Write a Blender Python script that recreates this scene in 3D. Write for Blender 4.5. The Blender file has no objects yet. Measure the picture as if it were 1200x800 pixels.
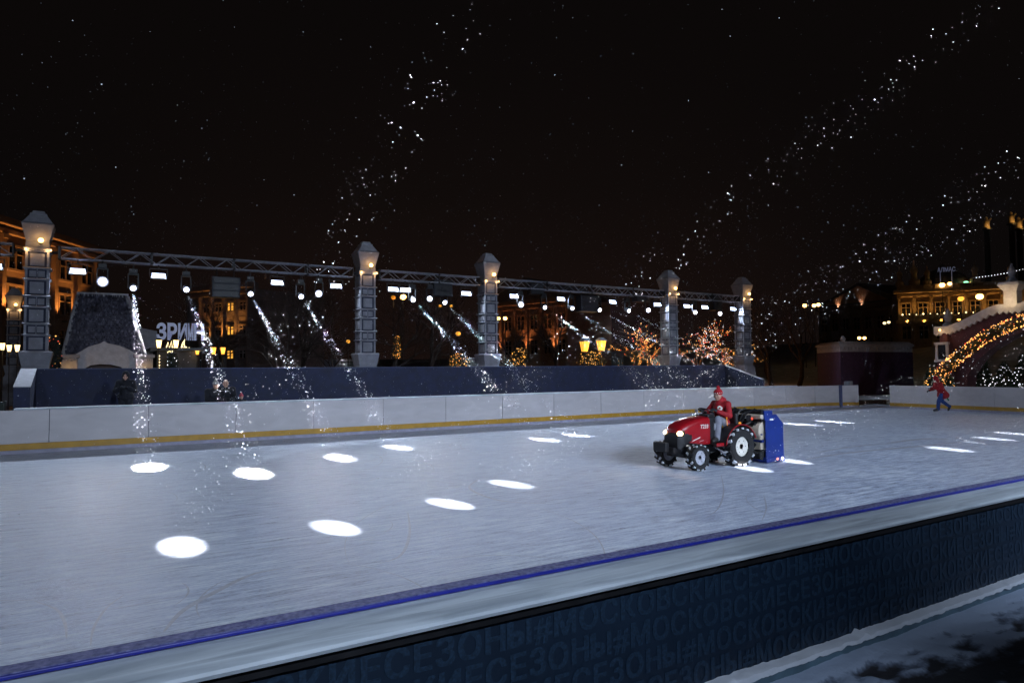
import bpy, math, random
from mathutils import Vector, Matrix, noise
RND = random.Random(11)
sc = bpy.context.scene
sc.view_settings.view_transform = 'Standard'; sc.view_settings.look = 'None'; sc.view_settings.exposure = 0; sc.view_settings.gamma = 1
col = sc.collection
PI = math.pi
rad = math.radians

# ------------------------------------------------------------------ camera
YAW, PITCH, ROLL, CAMH, FPX = rad(58.634), rad(2.4454), rad(.507), 2.1, 800.0
cF = Vector((math.cos(YAW)*math.cos(PITCH), math.sin(YAW)*math.cos(PITCH), math.sin(PITCH)))
_r = Vector((math.sin(YAW), -math.cos(YAW), 0)); _u = _r.cross(cF)
cR = math.cos(ROLL)*_r - math.sin(ROLL)*_u
cU = math.sin(ROLL)*_r + math.cos(ROLL)*_u
CAM = Vector((0, 0, CAMH))
def ray(u, v): return cF + cR*((u-600)/FPX) - cU*((v-400)/FPX)
def onY(u, v, y): d = ray(u, v); return CAM + d*(y/d.y)
def onX(u, v, x): d = ray(u, v); return CAM + d*(x/d.x)
def onZ(u, v, z): d = ray(u, v); return CAM + d*((z-CAMH)/d.z)
def atT(u, v, t): return CAM + ray(u, v)*t
cd = bpy.data.cameras.new('camera'); cam = bpy.data.objects.new('camera', cd); col.objects.link(cam)
cd.sensor_width = 36; cd.lens = 24; cd.clip_end = 3000; cd.clip_start = .05
M = Matrix((cR, cU, -cF)).transposed().to_4x4(); M.translation = CAM
cam.matrix_world = M; sc.camera = cam

# ------------------------------------------------------------------ mesh helper
class MB:
    def __init__(s): s.v = []; s.f = []; s.m = []
    def add(s, vs, fs, m=0):
        b = len(s.v); s.v.extend([tuple(x) for x in vs])
        s.f.extend([tuple(b+i for i in f) for f in fs]); s.m.extend([m]*len(fs)); return s
    def box(s, c, d, rz=0, m=0, rot=None):
        x, y, z = d[0]/2, d[1]/2, d[2]/2
        q = [Vector(p) for p in ((-x,-y,-z),(x,-y,-z),(x,y,-z),(-x,y,-z),(-x,-y,z),(x,-y,z),(x,y,z),(-x,y,z))]
        R3 = rot if rot is not None else Matrix.Rotation(rz, 3, 'Z')
        return s.add([R3@p+Vector(c) for p in q], [(0,3,2,1),(4,5,6,7),(0,1,5,4),(1,2,6,5),(2,3,7,6),(3,0,4,7)], m)
    def b2(s, a, b, m=0):
        return s.box([(a[i]+b[i])/2 for i in range(3)], [abs(b[i]-a[i]) for i in range(3)], m=m)
    def frus(s, c, d0, d1, h, m=0):
        (x, y, z) = c
        q = []
        for (a, b), zz in ((d0, z), (d1, z+h)):
            q += [(x-a/2,y-b/2,zz),(x+a/2,y-b/2,zz),(x+a/2,y+b/2,zz),(x-a/2,y+b/2,zz)]
        return s.add(q, [(0,3,2,1),(4,5,6,7),(0,1,5,4),(1,2,6,5),(2,3,7,6),(3,0,4,7)], m)
    def tube(s, p0, p1, r0, r1=None, n=8, m=0, cap=True):
        return s.path([p0, p1], [r0, r0 if r1 is None else r1], n, m, cap)
    def path(s, pts, rs, n=6, m=0, cap=True):
        pts = [Vector(p) for p in pts]
        if not isinstance(rs, (list, tuple)): rs = [rs]*len(pts)
        b = len(s.v); L = len(pts); ref = None
        for i, p in enumerate(pts):
            t = (pts[min(i+1, L-1)]-pts[max(i-1, 0)])
            t = t.normalized() if t.length > 1e-9 else Vector((0, 0, 1))
            if ref is None: ref = Vector((0, 0, 1)) if abs(t.z) < .9 else Vector((1, 0, 0))
            a = t.cross(ref).normalized(); c = t.cross(a); ref = -c if c.length > 0 else ref
            for k in range(n):
                th = 2*PI*k/n
                s.v.append(tuple(p+(a*math.cos(th)+c*math.sin(th))*rs[i]))
        for i in range(L-1):
            for k in range(n):
                s.f.append((b+i*n+k, b+i*n+(k+1) % n, b+(i+1)*n+(k+1) % n, b+(i+1)*n+k)); s.m.append(m)
        if cap:
            s.f.append(tuple(b+k for k in range(n))[::-1]); s.m.append(m)
            s.f.append(tuple(b+(L-1)*n+k for k in range(n))); s.m.append(m)
        return s
    def lathe(s, prof, c=(0,0,0), n=16, axis='z', m=0, rot=None, caps=True):
        b = len(s.v)
        for r, z in prof:
            for k in range(n):
                a = 2*PI*k/n; p = Vector((r*math.cos(a), r*math.sin(a), z))
                if axis == 'y': p = Vector((p.x, p.z, -p.y))
                if axis == 'x': p = Vector((p.z, p.x, p.y))
                if rot is not None: p = rot@p
                s.v.append(tuple(p+Vector(c)))
        for i in range(len(prof)-1):
            for k in range(n):
                s.f.append((b+i*n+k, b+i*n+(k+1) % n, b+(i+1)*n+(k+1) % n, b+(i+1)*n+k)); s.m.append(m)
        if caps:
            s.f.append(tuple(b+k for k in range(n))[::-1]); s.m.append(m)
            s.f.append(tuple(b+(len(prof)-1)*n+k for k in range(n))); s.m.append(m)
        return s
    def sphere(s, c, r, nu=12, nv=8, m=0):
        if not isinstance(r, (tuple, list)): r = (r, r, r)
        b = len(s.v)
        s.v.append((c[0], c[1], c[2]-r[2]))
        for j in range(1, nv):
            ph = -PI/2+PI*j/nv
            for k in range(nu):
                a = 2*PI*k/nu
                s.v.append((c[0]+r[0]*math.cos(ph)*math.cos(a), c[1]+r[1]*math.cos(ph)*math.sin(a), c[2]+r[2]*math.sin(ph)))
        s.v.append((c[0], c[1], c[2]+r[2])); e = len(s.v)-1
        for k in range(nu):
            s.f.append((b, b+1+(k+1) % nu, b+1+k)); s.m.append(m)
            s.f.append((e, e-nu+k, e-nu+(k+1) % nu)); s.m.append(m)
        for j in range(nv-2):
            for k in range(nu):
                o = b+1+j*nu
                s.f.append((o+k, o+(k+1) % nu, o+nu+(k+1) % nu, o+nu+k)); s.m.append(m)
        return s
    def cap(s, p0, p1, r0, r1=None, n=12):
        r1 = r0 if r1 is None else r1
        s.tube(p0, p1, r0, r1, n); s.sphere(p0, r0, n, 8); s.sphere(p1, r1, n, 8); return s
    def octa(s, c, r, m=0):
        x, y, z = c
        return s.add([(x+r,y,z),(x-r,y,z),(x,y+r,z),(x,y-r,z),(x,y,z+r),(x,y,z-r)],
                     [(0,2,4),(2,1,4),(1,3,4),(3,0,4),(2,0,5),(1,2,5),(3,1,5),(0,3,5)], m)
    def prism(s, poly, o, ux, uy, dv, m=0):
        o, ux, uy, dv = Vector(o), Vector(ux), Vector(uy), Vector(dv)
        a = [o+ux*x+uy*y for x, y in poly]; n = len(a)
        fs = [tuple(range(n))[::-1], tuple(range(n, 2*n))]
        fs += [(i, (i+1) % n, n+(i+1) % n, n+i) for i in range(n)]
        return s.add(a+[p+dv for p in a], fs, m)
    def torus(s, c, R_, r, n=20, k=8, rot=None, m=0):
        pts = [Vector((R_*math.cos(2*PI*i/n), R_*math.sin(2*PI*i/n), 0)) for i in range(n)]
        b = len(s.v)
        for i in range(n):
            a = 2*PI*i/n
            for j in range(k):
                t = 2*PI*j/k
                p = Vector(((R_+r*math.cos(t))*math.cos(a), (R_+r*math.cos(t))*math.sin(a), r*math.sin(t)))
                if rot is not None: p = rot@p
                s.v.append(tuple(p+Vector(c)))
        for i in range(n):
            for j in range(k):
                s.f.append((b+i*k+j, b+((i+1) % n)*k+j, b+((i+1) % n)*k+(j+1) % k, b+i*k+(j+1) % k)); s.m.append(m)
        return s
    def mesh(s, name):
        me = bpy.data.meshes.new(name); me.from_pydata(s.v, [], s.f); 
        me.polygons.foreach_set('material_index', s.m); me.update(); return me
    def build(s, name, mats, parent=None, smooth=None, bevel=0, fix=True):
        me = s.mesh(name)
        if fix:
            import bmesh
            bm = bmesh.new(); bm.from_mesh(me); bmesh.ops.recalc_face_normals(bm, faces=bm.faces); bm.to_mesh(me); bm.free()
        for m_ in (mats if isinstance(mats, (list, tuple)) else [mats]): me.materials.append(m_)
        if smooth:
            me.shade_smooth(); me.set_sharp_from_angle(angle=rad(smooth))
        o = bpy.data.objects.new(name, me); col.objects.link(o)
        if parent is not None: o.parent = parent
        if bevel:
            b = o.modifiers.new('bevel', 'BEVEL'); b.width = bevel; b.segments = 2; b.limit_method = 'ANGLE'; b.angle_limit = rad(40)
        return o

def tag(o, label=None, cat=None, group=None, kind=None):
    if label: o['label'] = label
    if cat: o['category'] = cat
    if group: o['group'] = group
    if kind: o['kind'] = kind
    return o
def thing(name, label, cat, loc=(0,0,0), rz=0, group=None):
    o = bpy.data.objects.new(name, None); col.objects.link(o)
    o.empty_display_size = .2
    o.location = loc; o.rotation_euler = (0, 0, rz)
    return tag(o, label, cat, group)
def dup(root, loc, rz, label, group=None):
    """copy of a thing with its parts, sub-parts and its lamps"""
    def cp(o, par):
        c = o.copy(); col.objects.link(c)
        if par is not None: c.parent = par
        for ch in kids.get(o.name, []): cp(ch, c)
        return c
    kids = {}
    for ob in bpy.data.objects:
        if ob.parent is not None: kids.setdefault(ob.parent.name, []).append(ob)
    r = cp(root, None); r.location = loc; r.rotation_euler = (0, 0, rz); r['label'] = label
    if group: r['group'] = group
    return r
def children_of(o): return [ob for ob in bpy.data.objects if ob.parent == o]

def remesh(name, mb, mat_, parent=None, voxel=.012, it=4):
    """one continuous skin round overlapping solids"""
    me = mb.mesh('tmp'); o = bpy.data.objects.new('tmp', me); col.objects.link(o)
    m = o.modifiers.new('r', 'REMESH'); m.mode = 'VOXEL'; m.voxel_size = voxel
    s_ = o.modifiers.new('s', 'SMOOTH'); s_.iterations = it; s_.factor = .5
    dg = bpy.context.evaluated_depsgraph_get(); ev = o.evaluated_get(dg)
    me2 = bpy.data.meshes.new_from_object(ev); me2.name = name
    bpy.data.objects.remove(o); bpy.data.meshes.remove(me)
    me2.materials.clear(); me2.materials.append(mat_); me2.shade_smooth()
    ob = bpy.data.objects.new(name, me2); col.objects.link(ob)
    if parent is not None: ob.parent = parent
    return ob

def text_mb(body, size, depth, bold=0, shear=0, spacing=1.0):
    """text as plain mesh data (x right, y up), returns verts, faces"""
    cu = bpy.data.curves.new('t', 'FONT'); cu.body = body; cu.size = size; cu.extrude = depth; cu.offset = bold; cu.shear = shear
    cu.space_character = spacing; cu.resolution_u = 3
    o = bpy.data.objects.new('t', cu); col.objects.link(o)
    dg = bpy.context.evaluated_depsgraph_get()
    me = bpy.data.meshes.new_from_object(o.evaluated_get(dg))
    vs = [v.co.copy() for v in me.vertices]; fs = [tuple(p.vertices) for p in me.polygons]
    bpy.data.objects.remove(o); bpy.data.curves.remove(cu); bpy.data.meshes.remove(me)
    return vs, fs

# ------------------------------------------------------------------ materials
def mat(name, c, rough=.6, var=.15, scale=6, metal=0, bump=0, bscale=30, spec=.5, c2=None, detail=5, coat=0, stretch=None, own=0):
    m = bpy.data.materials.new(name); m.use_nodes = True
    nt = m.node_tree; N = nt.nodes; L = nt.links; P = N['Principled BSDF']
    tc = N.new('ShaderNodeTexCoord')
    n = N.new('ShaderNodeTexNoise'); n.inputs['Scale'].default_value = scale; n.inputs['Detail'].default_value = detail
    if stretch:
        mp = N.new('ShaderNodeMapping'); mp.inputs['Scale'].default_value = stretch; L.new(tc.outputs['Object'], mp.inputs['Vector']); L.new(mp.outputs[0], n.inputs['Vector']); n.inputs['Distortion'].default_value = .8
    else: L.new(tc.outputs['Object'], n.inputs['Vector'])
    r = N.new('ShaderNodeValToRGB'); e = r.color_ramp.elements
    e[0].position = .3; e[1].position = .7
    a = tuple(max(0, x*(1-var)) for x in c); b = c2 or tuple(min(1, x*(1+var)) for x in c)
    e[0].color = (*a, 1); e[1].color = (*b, 1)
    L.new(n.outputs['Fac'], r.inputs['Fac']); L.new(r.outputs['Color'], P.inputs['Base Color'])
    if own:
        oi = N.new('ShaderNodeObjectInfo'); om = N.new('ShaderNodeMapRange'); om.inputs['To Min'].default_value = 1-own; om.inputs['To Max'].default_value = 1+own*.5; L.new(oi.outputs['Random'], om.inputs['Value'])
        hs = N.new('ShaderNodeHueSaturation'); L.new(om.outputs[0], hs.inputs['Value']); L.new(r.outputs['Color'], hs.inputs['Color']); L.new(hs.outputs['Color'], P.inputs['Base Color'])
    mr = N.new('ShaderNodeMapRange'); mr.inputs['To Min'].default_value = max(.03, rough-.12); mr.inputs['To Max'].default_value = min(1, rough+.12)
    L.new(n.outputs['Fac'], mr.inputs['Value']); L.new(mr.outputs[0], P.inputs['Roughness'])
    P.inputs['Metallic'].default_value = metal; P.inputs['Specular IOR Level'].default_value = spec
    P.inputs['Coat Weight'].default_value = coat
    if bump:
        n2 = N.new('ShaderNodeTexNoise'); n2.inputs['Scale'].default_value = bscale; n2.inputs['Detail'].default_value = 4
        L.new(tc.outputs['Object'], n2.inputs['Vector'])
        bp = N.new('ShaderNodeBump'); bp.inputs['Strength'].default_value = bump; bp.inputs['Distance'].default_value = .02
        L.new(n2.outputs['Fac'], bp.inputs['Height']); L.new(bp.outputs[0], P.inputs['Normal'])
    return m
def glow(name, c, s, var=.12, scale=14):
    m = bpy.data.materials.new(name); m.use_nodes = True
    nt = m.node_tree; N = nt.nodes; L = nt.links; P = N['Principled BSDF']
    P.inputs['Base Color'].default_value = (*[x*.6 for x in c], 1); P.inputs['Roughness'].default_value = .3
    P.inputs['Emission Color'].default_value = (*c, 1)
    tc = N.new('ShaderNodeTexCoord'); n = N.new('ShaderNodeTexNoise'); n.inputs['Scale'].default_value = scale
    L.new(tc.outputs['Object'], n.inputs['Vector'])
    mr = N.new('ShaderNodeMapRange'); mr.inputs['From Min'].default_value = .3; mr.inputs['From Max'].default_value = .7
    mr.inputs['To Min'].default_value = s*(1-var); mr.inputs['To Max'].default_value = s*(1+var)
    L.new(n.outputs['Fac'], mr.inputs['Value']); L.new(mr.outputs[0], P.inputs['Emission Strength'])
    return m

def ice_material():
    m = bpy.data.materials.new('ice'); m.use_nodes = True
    nt = m.node_tree; N = nt.nodes; L = nt.links; P = N['Principled BSDF']
    tc = N.new('ShaderNodeTexCoord')
    def nz(scale, rot, sx, sy, det=3, dist=0):
        mp = N.new('ShaderNodeMapping'); mp.inputs['Rotation'].default_value = (0, 0, rad(rot)); mp.inputs['Scale'].default_value = (sx, sy, 1)
        L.new(tc.outputs['Object'], mp.inputs['Vector'])
        n = N.new('ShaderNodeTexNoise'); n.inputs['Scale'].default_value = scale; n.inputs['Detail'].default_value = det; n.inputs['Distortion'].default_value = dist
        L.new(mp.outputs[0], n.inputs['Vector']); return n.outputs['Fac']
    def mth(op, a, b=None):
        x = N.new('ShaderNodeMath'); x.operation = op
        for i, q in enumerate((a, b)):
            if q is None: continue
            if isinstance(q, (int, float)): x.inputs[i].default_value = q
            else: L.new(q, x.inputs[i])
        return x.outputs[0]
    def ridge(f, w):     # thin bright line where noise crosses .5
        return mth('SUBTRACT', 1, mth('MINIMUM', mth('MULTIPLY', mth('ABSOLUTE', mth('SUBTRACT', f, .5)), w), 1))
    streak = None
    for k, (rot, sx, sy, sc_, w) in enumerate(((28, .22, 5.5, 3.0, 26), (-14, .16, 4.5, 3.3, 30), (71, .3, 4, 2.2, 34), (-48, .2, 5, 2.6, 34), (10, .12, 7, 4, 22))):
        rg = ridge(nz(sc_, rot, sx, sy, 2, .6), w)
        streak = rg if streak is None else mth('ADD', streak, rg)
    fine = nz(60, 30, .35, 1.6, 6)
    mid = nz(5, 26, .5, 1.8, 6, .4)
    big = nz(.35, 0, 1, 1, 4)
    v = mth('ADD', mth('MULTIPLY', streak, .32), mth('MULTIPLY', mth('SUBTRACT', fine, .5), 1.5))
    v = mth('ADD', v, mth('MULTIPLY', mth('SUBTRACT', mid, .5), 1.35))
    v = mth('ADD', v, mth('MULTIPLY', mth('SUBTRACT', big, .5), .5))
    r = N.new('ShaderNodeValToRGB'); e = r.color_ramp.elements
    e[0].position = 0; e[0].color = (.24, .28, .40, 1); e[1].position = 1; e[1].color = (.82, .88, .96, 1)
    el = r.color_ramp.elements.new(.42); el.color = (.47, .545, .71, 1)
    L.new(mth('ADD', v, .30), r.inputs['Fac']); L.new(r.outputs['Color'], P.inputs['Base Color'])
    mr = N.new('ShaderNodeMapRange'); mr.inputs['To Min'].default_value = .24; mr.inputs['To Max'].default_value = .58
    L.new(mth('ADD', v, .4), mr.inputs['Value']); L.new(mr.outputs[0], P.inputs['Roughness'])
    bp = N.new('ShaderNodeBump'); bp.inputs['Strength'].default_value = .5; bp.inputs['Distance'].default_value = .006
    L.new(v, bp.inputs['Height']); L.new(bp.outputs[0], P.inputs['Normal'])
    P.inputs['Specular IOR Level'].default_value = .5
    return m

def pavement_material():
    m = bpy.data.materials.new('trampled_snow'); m.use_nodes = True
    nt = m.node_tree; N = nt.nodes; L = nt.links; P = N['Principled BSDF']
    tc = N.new('ShaderNodeTexCoord')
    at = N.new('ShaderNodeAttribute'); at.attribute_name = 'trod'
    n = N.new('ShaderNodeTexNoise'); n.inputs['Scale'].default_value = 38; n.inputs['Detail'].default_value = 6
    L.new(tc.outputs['Object'], n.inputs['Vector'])
    ad = N.new('ShaderNodeMath'); ad.operation = 'MULTIPLY_ADD'; ad.inputs[1].default_value = .5; L.new(n.outputs['Fac'], ad.inputs[0]); L.new(at.outputs['Fac'], ad.inputs[2])
    r = N.new('ShaderNodeValToRGB'); e = r.color_ramp.elements
    e[0].position = .42; e[0].color = (.38, .46, .60, 1); e[1].position = .85; e[1].color = (.035, .034, .04, 1)
    el = r.color_ramp.elements.new(.6); el.color = (.17, .21, .29, 1)
    L.new(ad.outputs[0], r.inputs['Fac']); L.new(r.outputs['Color'], P.inputs['Base Color'])
    P.inputs['Roughness'].default_value = .6
    bp = N.new('ShaderNodeBump'); bp.inputs['Strength'].default_value = .5; bp.inputs['Distance'].default_value = .01
    L.new(n.outputs['Fac'], bp.inputs['Height']); L.new(bp.outputs[0], P.inputs['Normal'])
    return m

def flake_material():
    m = bpy.data.materials.new('snowflake'); m.use_nodes = True
    nt = m.node_tree; N = nt.nodes; L = nt.links; N.remove(N['Principled BSDF'])
    d = N.new('ShaderNodeBsdfDiffuse'); d.inputs['Color'].default_value = (.88, .9, .95, 1)
    t = N.new('ShaderNodeBsdfTranslucent'); t.inputs['Color'].default_value = (.88, .9, .95, 1)
    x = N.new('ShaderNodeMixShader'); x.inputs[0].default_value = .5
    L.new(d.outputs[0], x.inputs[1]); L.new(t.outputs[0], x.inputs[2]); L.new(x.outputs[0], N['Material Output'].inputs['Surface'])
    return m
MT = {}
def deco():
    A = MT
    A['ice'] = ice_material(); A['pave'] = pavement_material()
    A['board'] = mat('white_board', (.60, .565, .575), .34, .07, 2.6, own=.06, stretch=(.5, 1, 1.6), bump=.05, bscale=3)
    A['ledge'] = mat('frosty_ledge', (.45, .51, .57), .5, .16, 3.0, bump=.15, bscale=25, c2=(.70, .77, .83), stretch=(.55, 5, 5))
    A['kick'] = mat('yellow_kick', (.50, .27, .02), .45, .15, 4)
    A['kickgrey'] = mat('grey_kick', (.34, .33, .42), .6, .2, 5)
    A['blue_rail'] = mat('blue_rail', (.012, .018, .27), .4, .25, 8)
    A['frost'] = mat('frosted_blue', (.06, .07, .26), .7, .4, 40, c2=(.26, .27, .48), bump=.3, bscale=90)
    A['navy'] = mat('navy_banner', (.0028, .0130, .031), .55, .3, 1.5)
    A['letters'] = mat('banner_letter', (.0085, .026, .053), .55, .45, 70, detail=2)
    A['cloth'] = mat('navy_cloth', (.015, .021, .060), .7, .3, 3, bump=.3, bscale=4)
    A['dark'] = mat('black_metal', (.012, .012, .014), .45, .3, 10)
    A['rubber'] = mat('tyre_rubber', (.013, .013, .014), .75, .3, 18, bump=.2, bscale=60)
    A['snow'] = mat('snow', (.66, .70, .77), .8, .08, 5, bump=.5, bscale=14)
    A['snowg'] = mat('snow_ground', (.20, .22, .27), .85, .3, 1.2, bump=.5, bscale=6)
    A['alu'] = mat('truss_aluminium', (.36, .36, .39), .45, .2, 8, metal=.25)
    A['stone'] = mat('pillar_stone', (.28, .28, .31), .8, .16, 4, bump=.2, bscale=20)
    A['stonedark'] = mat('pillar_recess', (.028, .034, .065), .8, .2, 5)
    A['red'] = mat('red_paint', (.33, .006, .012), .3, .12, 3, coat=.4)
    A['blue'] = mat('blue_paint', (.006, .028, .21), .38, .18, 3.5, coat=.2)
    A['cream'] = mat('cream_tank', (.55, .47, .37), .5, .12, 4)
    A['rim'] = mat('white_rim', (.72, .70, .63), .4, .12, 9)
    A['rimg'] = mat('grey_rim', (.45, .46, .52), .4, .15, 9)
    A['treadsnow'] = mat('packed_snow', (.75, .78, .84), .8, .08, 20, bump=.4, bscale=40)
    A['skin'] = mat('skin', (.52, .30, .22), .5, .12, 12)
    A['jacket'] = mat('red_jacket', (.33, .005, .012), .75, .25, 9, bump=.35, bscale=16)
    A['trous'] = mat('grey_trousers', (.22, .225, .27), .8, .2, 10, bump=.3, bscale=18)
    A['jeans'] = mat('blue_jeans', (.02, .055, .22), .8, .25, 12, bump=.3, bscale=18)
    A['boot'] = mat('dark_boot', (.025, .022, .022), .6, .3, 14)
    A['glove'] = mat('dark_glove', (.02, .022, .03), .7, .25, 14)
    A['knit'] = mat('red_knit', (.40, .008, .016), .9, .3, 45, bump=.5, bscale=70)
    A['whitecloth'] = mat('white_patch', (.8, .78, .72), .7, .1, 12)
    A['darkcloth'] = mat('dark_coat', (.012, .013, .02), .8, .3, 8, bump=.3, bscale=15)
    A['grey'] = mat('grey_hood', (.22, .23, .26), .8, .2, 12)
    A['pink'] = mat('pink_knit', (.5, .08, .12), .85, .25, 30)
    A['plum'] = mat('plum_render', (.085, .045, .10), .75, .2, 3, bump=.12, bscale=18)
    A['maroon'] = mat('maroon_plaster', (.075, .022, .034), .8, .2, 4, bump=.15, bscale=20)
    A['cornice'] = mat('snowy_cornice', (.50, .50, .54), .75, .15, 5, bump=.25, bscale=16)
    A['bark'] = mat('winter_bark', (.055, .042, .036), .9, .35, 8)
    A['needle'] = mat('fir_needles', (.03, .055, .032), .8, .5, 25)
    A['pine'] = mat('dark_shrub', (.03, .04, .035), .85, .5, 18)
    A['facade'] = mat('hotel_facade', (.17, .105, .07), .8, .22, 1.2, bump=.15, bscale=10)
    A['facade2'] = mat('dark_facade', (.11, .085, .08), .8, .22, 1.2, bump=.15, bscale=10)
    A['facade3'] = mat('theatre_facade', (.26, .20, .13), .8, .25, 1.5, bump=.2, bscale=8)
    A['roofing'] = mat('dark_roofing', (.06, .06, .065), .85, .3, 3)
    A['glass'] = mat('dark_glass', (.012, .014, .02), .12, .3, 5)
    A['shingle'] = mat('roof_shingle', (.08, .08, .12), .85, .45, 6, bump=.5, bscale=12, c2=(.16, .16, .21))
    A['flake'] = flake_material()
    A['g_cool'] = glow('flood_glow', (.62, .72, 1), 4.2, .45, 26)
    A['g_ring'] = glow('glare_ring_glow', (.62, .70, 1), .55, .5, 20)
    A['g_beam'] = glow('beam_glow', (.92, .93, 1), 26)
    A['g_wash'] = glow('wash_glow', (1, .93, .90), 24)
    A['g_warm'] = glow('warm_glow', (1, .55, .16), 9)
    A['g_amber'] = glow('amber_pane', (1, .42, .05), 1.7, .25, 5)
    A['g_cream'] = glow('cream_pane', (1, .80, .42), 2.2, .2, 6)
    A['g_win'] = glow('lit_window', (1, .45, .06), 1.1, .4, 3)
    A['g_fairy'] = glow('fairy_amber', (1, .46, .12), 1.8, .85, 2.3)
    A['g_fairyw'] = glow('fairy_white', (.9, .9, 1), 2.2, .6, .9)
    A['g_red'] = glow('fairy_red', (1, .10, .04), 1.0, .4, 2)
    A['g_tins'] = glow('tinsel_white', (.60, .66, 1), .085, .9, 16)
    A['g_head'] = glow('headlight', (1, .74, .36), 9, .3, 16)
    A['g_tail'] = glow('rear_lamp', (1, .9, .9), 4)
    A['g_tailr'] = glow('rear_lamp_red', (1, .35, .3), 1.2)
    A['g_or'] = glow('orange_glow', (1, .35, .03), .5)
    A['g_green'] = glow('green_lamp', (.3, 1, .5), 2.5)
    A['green'] = mat('green_cloth', (.02, .25, .12), .7, .2, 10)
deco()

# ------------------------------------------------------------------ lamps
def lamp(kind, name, loc, target=None, energy=100, color=(1,1,1), size=.05, cone=30, blend=.15, spread=180, parent=None, sy=None):
    l = bpy.data.lights.new(name, kind); l.energy = energy; l.color = color
    if kind == 'SPOT': l.spot_size = rad(cone); l.spot_blend = blend; l.shadow_soft_size = size
    elif kind == 'AREA':
        l.shape = 'RECTANGLE' if sy else 'SQUARE'; l.size = size
        if sy: l.size_y = sy
        l.spread = rad(spread)
    else: l.shadow_soft_size = size
    o = bpy.data.objects.new(name, l); col.objects.link(o)
    o.location = loc
    if target is not None:
        d = Vector(target)-Vector(loc); o.rotation_euler = d.to_track_quat('-Z', 'Y').to_euler()
    if parent is not None:
        o.parent = parent; 
    return o
COOL = (.66, .79, 1.0); WARM = (1, .50, .16)

# ------------------------------------------------------------------ world
w = bpy.data.worlds.new('World'); sc.world = w; w.use_nodes = True
nt = w.node_tree; N = nt.nodes; L = nt.links; BG = N['Background']
tc = N.new('ShaderNodeTexCoord'); sp = N.new('ShaderNodeSeparateXYZ'); L.new(tc.outputs['Generated'], sp.inputs[0])
rp = N.new('ShaderNodeValToRGB'); e = rp.color_ramp.elements
e[0].position = 0; e[0].color = (.0085, .0047, .0039, 1); e[1].position = .55; e[1].color = (.0026, .0021, .0022, 1)
q = rp.color_ramp.elements.new(.10); q.color = (.0080, .0044, .0037, 1)
q = rp.color_ramp.elements.new(.25); q.color = (.0052, .0034, .0030, 1)
nzw = N.new('ShaderNodeTexNoise'); nzw.inputs['Scale'].default_value = 2.2; nzw.inputs['Detail'].default_value = 4; L.new(tc.outputs['Generated'], nzw.inputs['Vector'])
mw = N.new('ShaderNodeMath'); mw.operation = 'MULTIPLY_ADD'; mw.inputs[1].default_value = .10; L.new(nzw.outputs['Fac'], mw.inputs[0]); L.new(sp.outputs['Z'], mw.inputs[2])
sb = N.new('ShaderNodeMath'); sb.operation = 'SUBTRACT'; sb.inputs[1].default_value = .05; L.new(mw.outputs[0], sb.inputs[0])
L.new(sb.outputs[0], rp.inputs['Fac']); dt = N.new('ShaderNodeVectorMath'); dt.operation = 'DOT_PRODUCT'; L.new(tc.outputs['Generated'], dt.inputs[0]); dt.inputs[1].default_value = tuple(ray(560, 430).normalized())
az = N.new('ShaderNodeMapRange'); az.interpolation_type = 'SMOOTHSTEP'; az.inputs['From Min'].default_value = .80; az.inputs['From Max'].default_value = 1.0; L.new(dt.outputs['Value'], az.inputs['Value'])
mxw = N.new('ShaderNodeMix'); mxw.data_type = 'RGBA'; mxw.inputs[6].default_value = (.0032, .0024, .0023, 1); L.new(az.outputs[0], mxw.inputs[0]); L.new(rp.outputs['Color'], mxw.inputs[7])
L.new(mxw.outputs[2], BG.inputs['Color']); BG.inputs['Strength'].default_value = 1.0

# ------------------------------------------------------------------ ground, ice
GZ = .3
YF, YN = 22.5, 2.66            # far board face, near banner face
XL = -13.0
CH0 = onY(955, 470, YF); CH0.z = 0        # chamfer start on the far board
CH1 = Vector((34.75, 21.55, 0)); GT = Vector((35.3, 20.2, 0)); EE = Vector((34.55, 12.6, 0)); EB = Vector((34.2, 3.1, 0))
ice = MB(); ice.add([(XL,2.7,0),(37.6,2.7,0),(37.6,22.62,0),(XL,22.62,0)], [(0,1,2,3)])
tag(ice.build('ice', MT['ice'], fix=False), kind='structure')
g = MB()
def hgt(x, y):
    d = max(0, x-52)/55
    h = 6.5*min(1, d)**1.5
    d2 = max(0, y-70)/90
    return max(h, 5*min(1, d2))*(1 if y > -10 else 0)
def gpatch(x0, x1, y0, y1, nx, ny):
    vs = []; fs = []
    for j in range(ny+1):
        for i in range(nx+1):
            x = x0+(x1-x0)*i/nx; y = y0+(y1-y0)*j/ny
            vs.append((x, y, GZ+hgt(x, y)))
    for j in range(ny):
        for i in range(nx):
            a = j*(nx+1)+i; fs.append((a, a+1, a+nx+2, a+nx+1))
    g.add(vs, fs)
gpatch(-400, XL-.1, -300, 700, 4, 6); gpatch(XL-.1, 37.6, 22.7, 42, 4, 2); gpatch(XL-.1, 37.6, 42, 700, 6, 60)
gpatch(37.6, 700, -300, 700, 60, 60); gpatch(XL-.1, 37.6, -300, -6, 4, 4)
tag(g.build('ground', MT['snowg'], fix=False), kind='structure')
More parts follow.
